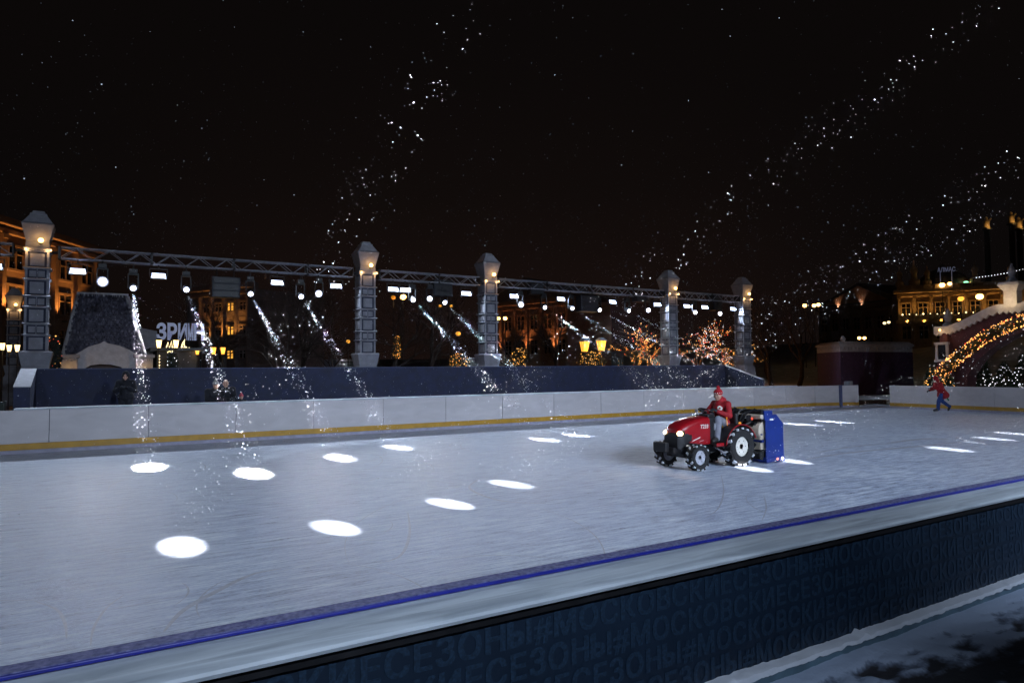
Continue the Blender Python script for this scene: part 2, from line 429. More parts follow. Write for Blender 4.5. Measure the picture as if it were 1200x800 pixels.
# snowy pavement in front, trodden
def trod_at(x, y):
    s_ = 0
    p = Vector((x, y, 0))
    a = noise.noise(Vector((x*3.2+y*1.2, y*9.2-x*.8, 3.1)))
    b = noise.noise(Vector((x*7.7+y*2, y*18-x*1.5, 7.7)))
    c = noise.noise(Vector((x*1.1, y*1.9, 1.3)))
    edge = (2.50-y+.05*noise.noise(Vector((x*2, 5, 0))))/.34
    v = .25+.75*a+.5*b+.35*c
    return max(0, min(1, v+.62*min(1.25, edge)-.32)) if edge > 0 else 0
pv = MB(); vs = []; fs = []; tr = []
X0, X1, Y0, Y1, NX, NY = -2, 13.5, .2, 2.6, 620, 110
for j in range(NY+1):
    for i in range(NX+1):
        x = X0+(X1-X0)*i/NX; y = Y0+(Y1-Y0)*j/NY; t = trod_at(x, y); tr.append(t)
        z = GZ+.012*noise.noise(Vector((x*3, y*3, 0)))-.03*min(1, t*1.6)+.006*noise.noise(Vector((x*17, y*17, 5)))
        if y > 2.44: z += .02*(y-2.44)/.16
        vs.append((x, y, z+.03))
for j in range(NY):
    for i in range(NX):
        a = j*(NX+1)+i; fs.append((a, a+1, a+NX+2, a+NX+1))
pv.add(vs, fs); po = pv.build('pavement', MT['pave'], fix=False); po.data.shade_smooth()
at = po.data.attributes.new('trod', 'FLOAT', 'POINT'); at.data.foreach_set('value', tr); tag(po, kind='structure')
pq = MB()
for a, b in (((XL-.1, -6, GZ), (X0, 2.66, GZ)), ((X1, -6, GZ), (37.6, 2.66, GZ)), ((X0, -6, GZ), (X1, .2, GZ))):
    pq.add([a, (b[0], a[1], GZ), b, (a[0], b[1], GZ)], [(0,1,2,3)])
tag(pq.build('snow_path', MT['snow'], fix=False), kind='structure')

# skate marks: thin darker ribbons lying on the ice
sk = MB()
def ribbon(pts, wd):
    z = .003+.00005*len(sk.f)/20
    pts = [Vector((p[0], p[1], z)) for p in pts]; vs = []; n = len(pts)
    for i, p in enumerate(pts):
        t = (pts[min(i+1, n-1)]-pts[max(i-1, 0)]).normalized(); s_ = Vector((-t.y, t.x, 0))*wd*(.25+.75*math.sin(PI*i/(n-1)))
        vs += [p+s_, p-s_]
    sk.add(vs, [(2*i, 2*i+1, 2*i+3, 2*i+2) for i in range(n-1)])
def px_ribbon(px, wd):
    P_ = [onZ(u, v, 0) for u, v in px]; out = []
    for i in range(len(P_)-1):
        a = P_[max(i-1, 0)]; b = P_[i]; c = P_[i+1]; d = P_[min(i+2, len(P_)-1)]
        for k in range(8):
            t = k/8
            out.append(.5*((2*b)+(c-a)*t+(2*a-5*b+4*c-d)*t*t+(3*b-a-3*c+d)*t**3))
    out.append(P_[-1]); ribbon(out, wd)
px_ribbon([(192, 740), (215, 715), (255, 692), (295, 673), (330, 666)], .035)
px_ribbon([(106, 756), (110, 735), (125, 712), (145, 697)], .012)
px_ribbon([(78, 748), (76, 730), (66, 714), (40, 704)], .014)
px_ribbon([(560, 562), (550, 570), (560, 578), (590, 587), (640, 590)], .03)
px_ribbon([(845, 556), (848, 575), (842, 595), (826, 607)], .012)
px_ribbon([(895, 580), (898, 595), (893, 610)], .011)
px_ribbon([(478, 600), (480, 625), (470, 650), (445, 660)], .02)
px_ribbon([(945, 538), (990, 531), (1040, 526), (1085, 522), (1130, 517)], .10)
px_ribbon([(1040, 519), (1085, 514), (1112, 515)], .12)
px_ribbon([(955, 531), (1000, 523), (1050, 519)], .05)
RK = random.Random(5)
for k in range(170):
    cx, cy, rr = RK.uniform(-1, 30), RK.uniform(4, 21), RK.uniform(.6, 5); a0 = RK.uniform(0, 6.3); da = RK.uniform(.4, 1.6)
    pp = [(cx+rr*math.cos(a0+da*i/18), cy+rr*math.sin(a0+da*i/18)) for i in range(19)]
    if all(3.2 < y < 22.2 and x < 33 for x, y in pp): ribbon(pp, RK.uniform(.004, .011))
MT['mark'] = mat('skate_mark', (.46, .48, .56), .45, .2, 12)
tag(sk.build('skate_marks', MT['mark'], fix=False), 'thin dark skate cuts curving over the white ice', 'skate marks', kind='stuff')

# ------------------------------------------------------------------ rink boards
HB = 1.16
def board_run(root, p0, p1, out, pw=2.44, thick=.05, H=HB, first=0):
    """white panels with a yellow kick strip; out = unit vector away from the ice"""
    p0, p1 = Vector(p0), Vector(p1); L_ = (p1-p0).length; t = (p1-p0)/L_; n = max(1, round(L_/pw)); out = Vector(out)
    for i in range(n):
        a = p0+t*(L_*i/n+.007); b = p0+t*(L_*(i+1)/n-.007)
        for nm, z0, z1, pr, mt_ in (('panel', .27, H, 0, 'board'),):
            MB().prism([(0, z0), ((b-a).length, z0), ((b-a).length, z1), (0, z1)], a+out*pr, t, (0,0,1), out*thick).build(nm, MT[mt_], root, bevel=.004)
    MB().prism([(0, .1), (L_, .1), (L_, .268), (0, .268)], p0-out*.012, t, (0,0,1), out*.05).build('kick_strip', MT['kick'], root, bevel=.004)
    MB().prism([(0, 0), (L_, 0), (L_, .098), (0, .098)], p0-out*.02, t, (0,0,1), out*.06).build('base_strip', MT['kickgrey'], root)
fb = thing('rink_board', 'long white rink boards along the far side below the navy wall', 'rink boards', (0,0,0))
board_run(fb, (XL, YF, 0), (CH0.x, YF, 0), (0, 1, 0))
lx0 = onY(16, 480, YF).x; lx1 = onY(934, 451, YF).x
MB().b2((lx0, YF-.03, HB+.003), (lx1, YF+.50, HB+.045)).build('cap_ledge', MT['ledge'], fb, bevel=.012)
x = XL+1
while x < CH0.x: MB().box((x, YF+.3, HB/2), (.06, .5, HB-.02)).build('brace', MT['alu'], fb); x += 2.44
fb2 = thing('rink_board', 'short angled white board corner left of the gate opening', 'rink boards', (0,0,0))
t_ = (CH1-CH0).normalized(); o_ = Vector((-t_.y, t_.x, 0))
mid = CH0+(CH1-CH0)*.55
board_run(fb2, CH0+t_*.02, mid, o_)
tag(MB().box((mid+t_*.1+o_*.02)+Vector((0,0,.59)), (.14, .14, 1.18), math.atan2(t_.y, t_.x)).build('gate_post', mat('dull_blue_post', (.07, .09, .20), .6, .25, 6), None, bevel=.01), 'blue post between two white corner boards beside the rink gate', 'post')
fb3 = thing('rink_board', 'small white board panel standing beside the dark gate opening', 'rink boards', (0,0,0))
board_run(fb3, mid+t_*.2, CH1, o_)
MB().box(CH1-t_*.45+o_*.2+Vector((0,0,1.27)), (.55, .3, .22), .3).build('crate', MT['grey'], None, bevel=.02)
tag(bpy.data.objects['crate'], 'small pale box standing behind the corner board by the gate', 'box')
fb4 = thing('rink_board', 'white end boards behind the skater at the right side', 'rink boards', (0,0,0))
t2 = (EE-GT).normalized(); o2 = Vector((-t2.y, t2.x, 0))
board_run(fb4, GT, EE, o2); 
t3 = (EB-EE).normalized(); board_run(fb4, EE, EB, Vector((-t3.y, t3.x, 0)))
# gate floor
gf = MB(); gf.add([CH1+Vector((0,0,.012)), GT+Vector((0,0,.012)), GT+Vector((3,1.5,.012)), CH1+Vector((3,1.5,.012))], [(0,1,2,3)])
tag(gf.build('gate_path', MT['snowg'], fix=False), kind='structure')

# near board: blue rail, white ledge, navy banner with lettering
nb = thing('rink_board', 'near rink barrier with white ledge and navy lettered banner in front', 'rink boards', (0,0,0))
ZL = 1.08
MB().b2((XL, 2.905, 0), (35.5, 2.955, 1.07)).build('inner_panel', MT['board'], nb)
MB().b2((XL, 2.865, 1.083), (35.5, 2.952, 1.099)).build('rail', MT['blue_rail'], nb, bevel=.004)
MB().b2((XL, 2.872, 1.0995), (35.5, 2.954, 1.104)).build('frost_layer', MT['frost'], nb)
pf = [(2.60, ZL-.035), (2.594, ZL-.02), (2.60, ZL-.008), (2.62, ZL), (2.87, ZL), (2.87, ZL-.035)]
MB().prism(pf, (XL, 0, 0), (0,1,0), (0,0,1), (48.5, 0, 0)).build('ledge', MT['ledge'], nb, smooth=35)
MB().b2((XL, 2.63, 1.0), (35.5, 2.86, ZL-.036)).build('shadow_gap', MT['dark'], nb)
ZB = .405
MB().b2((XL, YN, ZB-.1), (35.5, YN+.03, .998)).build('banner', MT['navy'], nb)
# lettering
def phrase():
    vs, fs = [], []; x = 0
    for part, flip in (('#МОСКОВСКИЕСЕЗОН', 0), ('Р', 1), ('I', 0)):
        a, f = text_mb(part, .158, .0003, spacing=1.10)
        if flip:      # soft sign: stem and bowl drawn as strips
            y1 = max(v.y for v in a); st_ = .021; rb_ = y1*.30; a = []; f = []
            a += [Vector(q) for q in ((0,0,0), (st_,0,0), (st_,y1,0), (0,y1,0))]; f.append((0,1,2,3))
            arc = [(st_, 2*rb_-st_*.5), (st_*1.9, 2*rb_-st_*.5)]+[(st_*1.9+(rb_-st_*.25)*math.sin(PI*k/10), rb_+(rb_-st_*.5)*math.cos(PI*k/10)) for k in range(1, 10)]+[(st_*1.9, st_*.5), (st_, st_*.5)]
            for k, (x_, y_) in enumerate(arc):
                p_ = Vector((arc[min(k+1, len(arc)-1)][0]-arc[max(k-1, 0)][0], arc[min(k+1, len(arc)-1)][1]-arc[max(k-1, 0)][1], 0)).normalized(); o_ = Vector((-p_.y, p_.x, 0))*st_*.45
                a += [Vector((x_, y_, 0))+o_, Vector((x_, y_, 0))-o_]
                if k: f.append((4+2*k-2, 4+2*k-1, 4+2*k+1, 4+2*k))
        x0 = min(v.x for v in a); x1 = max(v.x for v in a); y1 = max(v.y for v in a)
        b = len(vs); vs += [Vector((v.x-x0+x, v.y, v.z)) for v in a]; fs += [tuple(b+k for k in q) for q in f]
        x += x1-x0+.022
    return vs, fs
vs, fs = phrase()
LW = max(v.x for v in vs)+.024
lt = MB()
row = (1.0-ZB)/4.05
X_1 = onY(626, 724, YN).x
shift = onY(719, 739, YN).x-X_1
for r_ in range(4):
    z = .985-row*(r_+1)+.026
    x = X_1+shift*r_-LW*3
    while x < 15:
        if x+LW > -1:
            for q_, (ox, oz) in enumerate(((0, 0), (.007, .003), (-.007, -.003), (.007, -.003), (-.007, .003))):
                lt.add([(x+v.x+ox, YN-.0009-.0006*q_-v.z, z+v.y+oz) for v in vs], fs)
        x += LW
lt.build('lettering', MT['letters'], nb, fix=False)
# plinth with a snow ridge
pl = MB(); pl.b2((XL, 2.585, 0), (35.5, 2.659, ZB)); pl.build('plinth', mat('teal_plinth', (.10, .17, .22), .4, .3, 6), nb)
sr = MB(); ys = [2.572, 2.578, 2.60, 2.63, 2.657]; vs2 = []; n_ = 700
for i in range(n_+1):
    x = 1.5+12.5*i/n_
    h = .010+.010*abs(noise.noise(Vector((x*5, 0, 0))))+max(0, noise.noise(Vector((x*9, 3, 0)))-.45)*.09
    if x < 3.3: h += .03*(3.3-x)*abs(noise.noise(Vector((x*6, 9, 0))))+.008
    jit = .012*noise.noise(Vector((x*11, 1, 2)))
    for k, y in enumerate(ys):
        z = ZB+.002+h*(0.15, .8, 1, .8, .9)[k]
        if k == 0: z = ZB-.012+.012*noise.noise(Vector((x*14, 4, 0)))
        vs2.append((x, y+(jit if k < 2 else 0), z+.004*noise.noise(Vector((x*40, y*60, 0)))))
sr.add(vs2, [(i*5+k, i*5+k+1, i*5+k+6, i*5+k+5) for i in range(n_) for k in range(4)])
sro = sr.build('snow_ridge', MT['snow'], nb, smooth=60)

# ------------------------------------------------------------------ navy stand wall
WX0, WX1, WY = -1.68, 30.4, 26.7
st = thing('stand_wall', 'long navy cloth covered wall behind the far rink boards', 'wall', (0,0,0))
MB().b2((WX0, WY, GZ), (WX1, WY+.45, 2.27)).build('back_panel', MT['cloth'], st)
MB().b2((WX0-.02, WY-.012, 2.272), (WX1+.02, WY+.47, 2.30)).build('coping', mat('wall_coping', (.05, .065, .14), .6, .3, 3), st)
def wing(x0, x1, zf, yf):
    p = [(WY-.002, GZ), (yf, GZ), (yf, zf), (WY-.002, 2.27)]
    MB().prism(p, (x0, 0, 0), (0,1,0), (0,0,1), (x1-x0, 0, 0)).build('wing_panel', MT['cloth'], st)
    p2 = [(WY-.014, 2.272), (yf-.01, zf+.002), (yf-.01, zf+.03), (WY-.014, 2.30)]
    MB().prism(p2, (x0-.01, 0, 0), (0,1,0), (0,0,1), (x1-x0+.02, 0, 0)).build('wing_coping', MT['cornice'], st)
wing(WX0-.35, WX0+.05, 1.74, 24.4); wing(WX1-.05, WX1+.09, 1.5, 24.2)
tag(MB().b2((XL, 23.6, GZ), (WX0-.5, 24.2, 1.35)).build('dark_hedge', MT['pine'], None), 'dark clipped hedge behind the boards at the far left', 'hedge')

# ------------------------------------------------------------------ pillars
PY = 30.0
def make_pillar():
    root = thing('pillar', '', 'pillar', (0,0,0))
    b = .72
    m = MB(); m.frus((0,0,0), (1.0,1.0), (1.0,1.0), 1.9); m.frus((0,0,1.9), (.92,.92), (.80,.80), .18)
    m.frus((0,0,2.08), (.80,.80), (1.0,1.0), .50); m.frus((0,0,2.58), (1.04,1.04), (.96,.96), .07); m.build('pedestal', MT['stone'], root, bevel=.012)
    z = 2.66; tiers = []
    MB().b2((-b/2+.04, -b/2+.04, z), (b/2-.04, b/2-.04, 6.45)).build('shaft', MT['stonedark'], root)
    for k, h in enumerate((.60, .40, .60, .40, .60, .40, .62)):
        m = MB()
        for r_ in range(4):
            R3 = Matrix.Rotation(r_*PI/2, 3, 'Z')
            def pb(x0, x1, z0, z1, pr):
                c = Vector(((x0+x1)/2, -b/2+.04-pr/2, (z0+z1)/2)); m.box(R3@c, (x1-x0, pr, z1-z0), rot=R3)
            zz0, zz1 = z+.02, z+h-.10
            pb(-b/2, -b/2+.075, z, z+h-.08, .04); pb(b/2-.075, b/2, z, z+h-.08, .0401)
            if h > .5: pb(-.21, .21, zz0+.03, zz1-.03, .03); pb(-.15, .15, zz0+.09, zz1-.09, .045)
            else:
                for sx in (-.13, .13): pb(sx-.10, sx+.10, zz0+.03, zz1-.03, .028); pb(sx-.05, sx+.05, zz0+.075, zz1-.075, .045)
                pb(-.012, .012, z, z+h-.08, .03)
        m.build('tier', MT['stone'], root)
        zc = z+h-.08
        MB().frus((0,0,zc), (b+.02,b+.02), (b+.14,b+.14), .05).frus((0,0,zc+.052), (b+.14,b+.14), (b+.06,b+.06), .028).build('cornice', MT['stone'], root)
        z += h
    m = MB(); m.frus((0,0,z), (.86,.86), (.86,.86), .08); m.frus((0,0,z+.08), (.74,.74), (.70,.70), .22); m.frus((0,0,z+.30), (.70,.70), (.98,.98), .62); m.frus((0,0,z+.922), (1.0,1.0), (.90,.90), .07)
    m.build('capital', MT['stone'], root, bevel=.01)
    m = MB(); m.frus((0,0,z+.993), (.88,.88), (.50,.50), .30); m.frus((0,0,z+1.295), (.53,.53), (.50,.50), .05); m.frus((0,0,z+1.347), (.42,.42), (.34,.34), .10)
    m.build('roof', MT['cornice'], root, bevel=.01)
    ln = MB().box((.10, -.50, z+.22), (.12, .12, .04)).tube((.10, -.36, z+.20), (.10, -.50, z+.20), .015).build('wall_lantern', MT['dark'], root)
    MB().sphere((.10, -.50, z+.33), .085, 12, 8).build('bulb', MT['g_warm'], ln)
    lamp('POINT', 'lantern_light', (.10, -.66, z+.34), energy=3.8, color=WARM, size=.06, parent=root)
    for x_ in (-.30, .30): lamp('POINT', 'up_light', (x_, -.46, z-.04), energy=3.4, color=(1,.56,.22), size=.03, parent=root)
    MB().box((-.34, -.47, z+.0), (.05,.05,.05)).box((.40, -.44, z+.0), (.05,.05,.05)).build('spot_lamp', MT['g_warm'], root)
    return root
pil = make_pillar()
pspec = [(42, 'leftmost stone lantern pillar in front of the orange lit hotel'), (428, 'second stone lantern pillar from the left, beside the two paired floodlights'),
         (572, 'middle stone lantern pillar, in front of the brown lit hillside house'), (785, 'stone lantern pillar in front of the amber lit tree, second from the right'), (871.5, 'rightmost and most distant stone lantern pillar above the sloping wall end')]
for i, (u, lb) in enumerate(pspec):
    p = onY(u, 431, PY); p.z = GZ
    if i == 0: pil.location = p; pil['label'] = lb; pil['group'] = 'stone lantern pillars along the truss'
    else: dup(pil, p, 0, lb)
p = onY(15.5, 431, 50); dp = dup(pil, (p.x, 50, GZ), 0, 'small distant lantern pillar at the far left in front of the hotel')
dp.scale = (.9, .9, .9)

# ------------------------------------------------------------------ trusses
PX = [onY(u, 431, PY).x for u, _ in pspec]
def truss(x0, x1, label):
    root = thing('lighting_truss', label, 'truss', (x0, PY, 6.37), 0, 'truss spans between the pillars')
    L_ = x1-x0; s_ = .2
    for (y, z) in ((-s_, 0), (s_, 0), (-s_, .40), (s_, .40)):
        MB().tube((0, y, z), (L_, y, z), .027, n=8).build('chord', MT['alu'], root, smooth=40)
    m = MB(); n = max(2, round(L_/.52)); d = L_/n
    for i in range(n):
        a, b = i*d, (i+1)*d
        for y in (-s_, s_):
            m.tube((a, y, 0 if i % 2 == 0 else .40), (b, y, .40 if i % 2 == 0 else 0), .013, n=5)
        for z in (0, .40): m.tube((a, -s_ if i % 2 == 0 else s_, z), (b, s_ if i % 2 == 0 else -s_, z), .012, n=5)
    m.build('lacing', MT['alu'], root)
    k = 0
    while k*3.0 < L_-.05:
        x = k*3.0; m = MB()
        for (y, z) in ((-s_, 0), (s_, 0), (-s_, .40), (s_, .40)): m.tube((x-.05, y, z), (x+.05, y, z), .036, n=8)
        for y in (-s_, s_): m.b2((x-.03, y-.02, 0), (x+.03, y+.02, .40))
        for z in (0, .40): m.b2((x-.03, -s_, z-.02), (x+.03, s_, z+.02))
        m.build('coupler', MT['dark'], root)
        k += 1
    for xe, sg in ((0, -1), (L_, 1)):
        m = MB(); m.b2((xe, -.24, -.03), (xe+sg*.04, .24, .43))
        for y in (-.15, .15): m.tube((xe, y, .2), (xe+sg*.5, y*.8, .2), .03)
        m.build('end_bracket', MT['dark'], root)
    return root
truss(-9.0, PX[0]-.75, 'truss span left of the leftmost pillar'); truss(PX[0]+.65, PX[1]-.65, 'longest truss span between the leftmost and second pillars')
truss(PX[1]+.62, PX[2]-.55, 'short truss span between the second and middle pillars'); truss(PX[2]+.5, PX[3]-.55, 'truss span above the twin amber lanterns, between middle and fourth pillars')
truss(PX[3]+.5, PX[4]-.5, 'short rightmost truss span in front of the amber lit tree')

# floodlights under the truss
def make_flood():
    root = thing('flood_light', '', 'floodlight', (0,0,0), 0, 'floodlights hung under the truss')
    tilt = Matrix.Rotation(rad(-24), 3, 'X')
    m = MB(); m.box(tilt@Vector((0, .05, 0)), (.58, .09, .28), rot=tilt); m.build('housing', MT['dark'], root, bevel=.012)
    MB().box(tilt@Vector((0, -.0, 0)), (.47, .012, .20), rot=tilt).build('lens', MT['g_cool'], root)
    m = MB()
    for s_ in (-.31, .31): m.b2((s_-.012, -.02, -.02), (s_+.012, .08, .26))
    m.b2((-.31, .0, .25), (.31, .06, .275)); m.tube((0, .03, .27), (0, .03, .42), .025); m.build('yoke', MT['dark'], root)
    lamp('AREA', 'flood_lamp', tilt@Vector((0, -.03, 0)), tilt@Vector((0, -.03, 0))+Vector((0, -1, -.95)), 145, COOL, .5, spread=150, sy=.22, parent=root)
    return root
fl = make_flood()
fspec = [(-8, 318, 'floodlight left of the leftmost pillar at the frame edge'), (91, 318, 'floodlight directly right of the leftmost pillar'), (186, 324, 'floodlight above the tinsel letter sign'), (325, 333, 'floodlight with a blue halo above the third beam light'),
         (394, 336, 'floodlight close to the left of the second pillar'), (461, 339, 'left floodlight of the close pair right of the second pillar'), (475, 340, 'right floodlight of the close pair right of the second pillar'),
         (546.5, 343, 'floodlight just left of the middle pillar'), (602.5, 347, 'floodlight just right of the middle pillar'), (657.5, 350, 'floodlight above the left side of the twin lanterns'),
         (718, 353, 'floodlight midway between twin lanterns and amber tree'), (770.5, 356, 'floodlight touching the left side of the fourth pillar'), (805, 357, 'floodlight first to the right of the fourth pillar'),
         (826, 358, 'floodlight in the middle of the rightmost truss span'), (859, 361, 'floodlight nearest the rightmost pillar')]
for i, (u, v, lb) in enumerate(fspec):
    p = onY(u, v, PY); p.z = 5.95
    if i == 0: fl.location = p; fl['label'] = lb
    else: dup(fl, p, RND.uniform(-.12, .12), lb)

# wash heads: round lens turned to the viewer; beam heads aimed at the ice
def rot_to(d):   # matrix whose -Y axis points along d
    d = Vector(d).normalized(); y = -d; x = y.cross(Vector((0,0,1))).normalized()*-1; x = Vector((0,0,1)).cross(y).normalized()*-1
    z = x.cross(y); 
    return Matrix((x, y, z)).transposed()
def make_head(d, lens_r, lens_mat, lb, grp, nm, loc):
    root = thing(nm, lb, 'stage light', loc, 0, grp)
    R3 = rot_to(d)
    MB().b2((-.14, -.10, .52), (.14, .10, .68)).tube((0, 0, .68), (0, 0, .86), .03).build('base', MT['dark'], root, bevel=.01)
    m = MB()
    for s_ in (-.17, .17): m.b2((s_-.02, -.05, -.06), (s_+.02, .05, .50))
    m.b2((-.17, -.05, .46), (.17, .05, .515)); m.build('yoke', MT['dark'], root, bevel=.008)
    hd = MB().lathe([(.04, .22), (.10, .18), (.125, .05), (lens_r+.02, -.10), (lens_r+.022, -.17)], (0,0,0), 16, 'y', rot=R3).build('head', MT['dark'], root, smooth=40)
    MB().lathe([(lens_r*.35, -.194), (lens_r*.70, -.186), (lens_r*.70, -.172)], (0,0,0), 16, 'y', rot=R3).build('lens', lens_mat, hd, smooth=50)
    MB().lathe([(lens_r*.70, -.184), (lens_r, -.178), (lens_r, -.172)], (0,0,0), 16, 'y', rot=R3, caps=False).build('glare_ring', MT['g_ring'], hd, smooth=50)  # dim bluish ring added round the lens to paint its soft glare
    return root, R3
BEAMS = []   # (lamp point, pool point, radius at pool)
bspec = [((156, 336), (175, 547), 'leftmost beam light, above the shingled roof'), ((218, 338), (297, 554), 'beam light above the tinsel letter sign'), ((293, 343), (398, 536), 'beam light right of the lit tower windows'),
         ((352, 346), (466, 524), 'beam light beside the bright wash light left of the second pillar'), ((483, 350), (637, 515), 'beam light below right of the paired floodlights'), ((520, 353), (676, 510), 'beam light half way between second and middle pillars'),
         ((637, 359), (832, 503), 'beam light above and left of the twin amber lanterns'), ((669, 360), (884, 499), 'beam light right above the twin amber lanterns'), ((701, 362), (938, 497), 'beam light right of the twin lanterns'), ((735, 363), (976, 494), 'beam light left of the fourth pillar by the amber tree')]
for (u, v), (pu, pv_), lb in bspec:
    a = onY(u, v, PY-.1); b = onZ(pu, pv_, 0); d = (b-a).normalized()
    hd, R3 = make_head(d, .12, MT['g_beam'], lb, 'beam lights under the truss', 'beam_light', a)
    a2 = a+d*.25; dist = (b-a2).length
    lamp('SPOT', 'beam_lamp', d*.25, d*2, 190000*(dist/15)**2, (.93, .94, 1), .11, 2*math.degrees(math.atan(.29/dist)), .25, parent=hd)
    BEAMS.append((a2, b, .31, .35))
wspec = [((120, 330), .19, 'largest warm white wash light, right of the leftmost pillar'), ((373.5, 344), .155, 'pinkish white wash light left of the second pillar'), ((503.5, 350), .14, 'wash light hanging between the second and middle pillars'), ((609.5, 356.5), .15, 'tilted wash light hanging just right of the middle pillar'),
         ((758.5, 363), .14, 'wash light just left of the fourth pillar'), ((813.5, 365.5), .13, 'wash light first right of the fourth pillar'), ((842.5, 367), .14, 'wash light nearest the rightmost pillar')]
for (u, v), r_, lb in wspec:
    a = onY(u, v, PY-.12); d = (Vector((a.x*.7, 8, .5))-a).normalized() if u > 580 else (CAM+Vector((1, 1, 0))-a).normalized()
    hd, R3 = make_head(d, r_, MT['g_wash'], lb, 'wash lights under the truss', 'wash_light', a)
    lamp('SPOT', 'wash_lamp', d*.25, d*5, 350, (1, .93, .90), .1, 50, .8, parent=hd)
# speakers and motor boxes hung on the truss
sspec = [((264, 337), (1.1, .5, .85), 'big dark hanging loudspeaker block above the lit tower windows'), ((517, 338), (1.0, .5, .80), 'dark loudspeaker block between second and middle pillars'), ((627, 339), (.75, .45, .55), 'dark box with a pale top hanging right of the middle pillar'),
         ((688, 356), (1.2, .5, .9), 'dark loudspeaker block hung above the twin amber lanterns'), ((749, 349), (.7, .5, .5), 'small dark box hung left of the fourth pillar'), ((838, 355), (.75, .5, .95), 'dark loudspeaker block near the rightmost pillar')]
for (u, v), d, lb in sspec:
    a = onY(u, v, PY+.1)
    r = thing('hanging_speaker', lb, 'loudspeaker', a, 0, 'dark boxes hung on the truss')
    MB().box((0,0,0), d).build('cabinet', mat('speaker_navy', (.012, .014, .022), .6, .3, 5), r, bevel=.02)
    m = MB()
    for k in range(3): m.box((0, -d[1]/2-.006, -d[2]/2+d[2]*(k+.5)/3), (d[0]*.86, .012, d[2]/3*.8))
    m.build('grille', MT['dark'], r)
    MB().tube((-d[0]*.3, 0, d[2]/2), (-d[0]*.3, 0, max(d[2]/2+.05, 6.36-a.z)), .02).tube((d[0]*.3, 0, d[2]/2), (d[0]*.3, 0, max(d[2]/2+.05, 6.36-a.z)), .02).build('hanger', MT['dark'], r)

# ------------------------------------------------------------------ near-side rig (out of frame, behind the camera): its lamps light the rink
for X, e_ in ((-6, 70), (1, 140), (8, 225), (15, 210), (22, 165), (29, 75), (36, 30)):
    lamp('AREA', 'near_flood', (X, -5.5, 7.2), (X+1, 15, 0), e_*1.12, COOL, .6, spread=58, sy=.3)
npools = [((213, 640), (545, 15), .27), ((393, 618), (1140, 20), .26), ((527, 590), (1190, 190), .25), ((598, 567), (1190, 235), .26),
          ((882, 549), None, .25), ((928, 540), None, .25), ((1112, 526), None, .30), ((1166, 514), None, .28), ((1190, 508), None, .28), ((1140, 518), None, .12)]
for (pp, far, rr) in npools:
    b = onZ(*pp, 0)
    if far:
        d1, d2 = ray(*pp), ray(*far); Yl, zl = -4.5, 7.0
        det = d1.y*d2.z-d2.y*d1.z; s1 = (Yl*d2.z-d2.y*(zl-CAMH))/det; s2 = (d1.y*(zl-CAMH)-Yl*d1.z)/det
        a = CAM+d1*s1+d2*s2
    else: a = Vector((b.x*.86-1.5, -4.5, 7.0))
    dist = (b-a).length; d = (b-a).normalized()
    lamp('SPOT', 'near_beam', a, b, 62000*(dist/15)**2*(.7 if rr < .2 else 1), (1, .97, .95), .05, 2*math.degrees(math.atan(rr/dist)), .25)
    BEAMS.append((a, b, rr, .8 if far else .3))
for u, v in ((765, 548), (800, 558)):       # two faint warm pools beside the tractor
    b = onZ(u, v, 0); a = Vector((b.x-1, -4.5, 7)); dist = (b-a).length
    lamp('SPOT', 'near_beam', a, b, 5000, (1, .62, .38), .03, 2*math.degrees(math.atan(.25/dist)), .3)

# ------------------------------------------------------------------ falling snow
fs_ = MB(); RS = random.Random(3)
def flake(p, r):
    n = Vector((RS.gauss(0,1), RS.gauss(0,1), RS.gauss(0,1))).normalized(); a = n.orthogonal().normalized(); c = n.cross(a)
    e = RS.uniform(.5, 1); 
    fs_.add([p+a*r, p+a*r*.4+c*r*e, p-a*r*.5+c*r*e*.8, p-a*r, p-a*r*.3-c*r*e, p+a*r*.6-c*r*e*.7], [(0,1,2,3,4,5)])
for bi, (a, b, rp_, dens) in enumerate(BEAMS):
    L_ = (b-a).length; d = (b-a)/L_; x_ = d.orthogonal().normalized(); y_ = d.cross(x_)
    far_side = bi < len(bspec)
    cnt = int(460 if far_side else 1000)
    for k in range(cnt):
        t = RS.random()
        if far_side: t = (.035+.965*t)**.85
        rr = (rp_*t+(.025 if far_side else 0))*math.sqrt(RS.random())
        th = RS.uniform(0, 2*PI)
        p = a+d*L_*t+(x_*math.cos(th)+y_*math.sin(th))*rr
        if (p-CAM).length < 2.5 or p.z < .05: continue
        dd = (p-CAM).dot(cF)
        if dd < 1: continue
        flake(p, RS.choice((.008, .011, .014, .018)) if far_side else RS.choice((.002, .0028, .0036, .005))*min(1.9, .4+dd/11))
for k in range(24000):
    p = Vector((RS.uniform(-3, 36), RS.uniform(3.5, 31), RS.uniform(.2, 9)))
    if (p-CAM).dot(cF) < 3: continue
    flake(p, RS.uniform(.002, .006))
tag(fs_.build('falling_snow', MT['flake'], fix=False), 'white snowflakes drifting through the light beams over the rink', 'snow', kind='stuff')


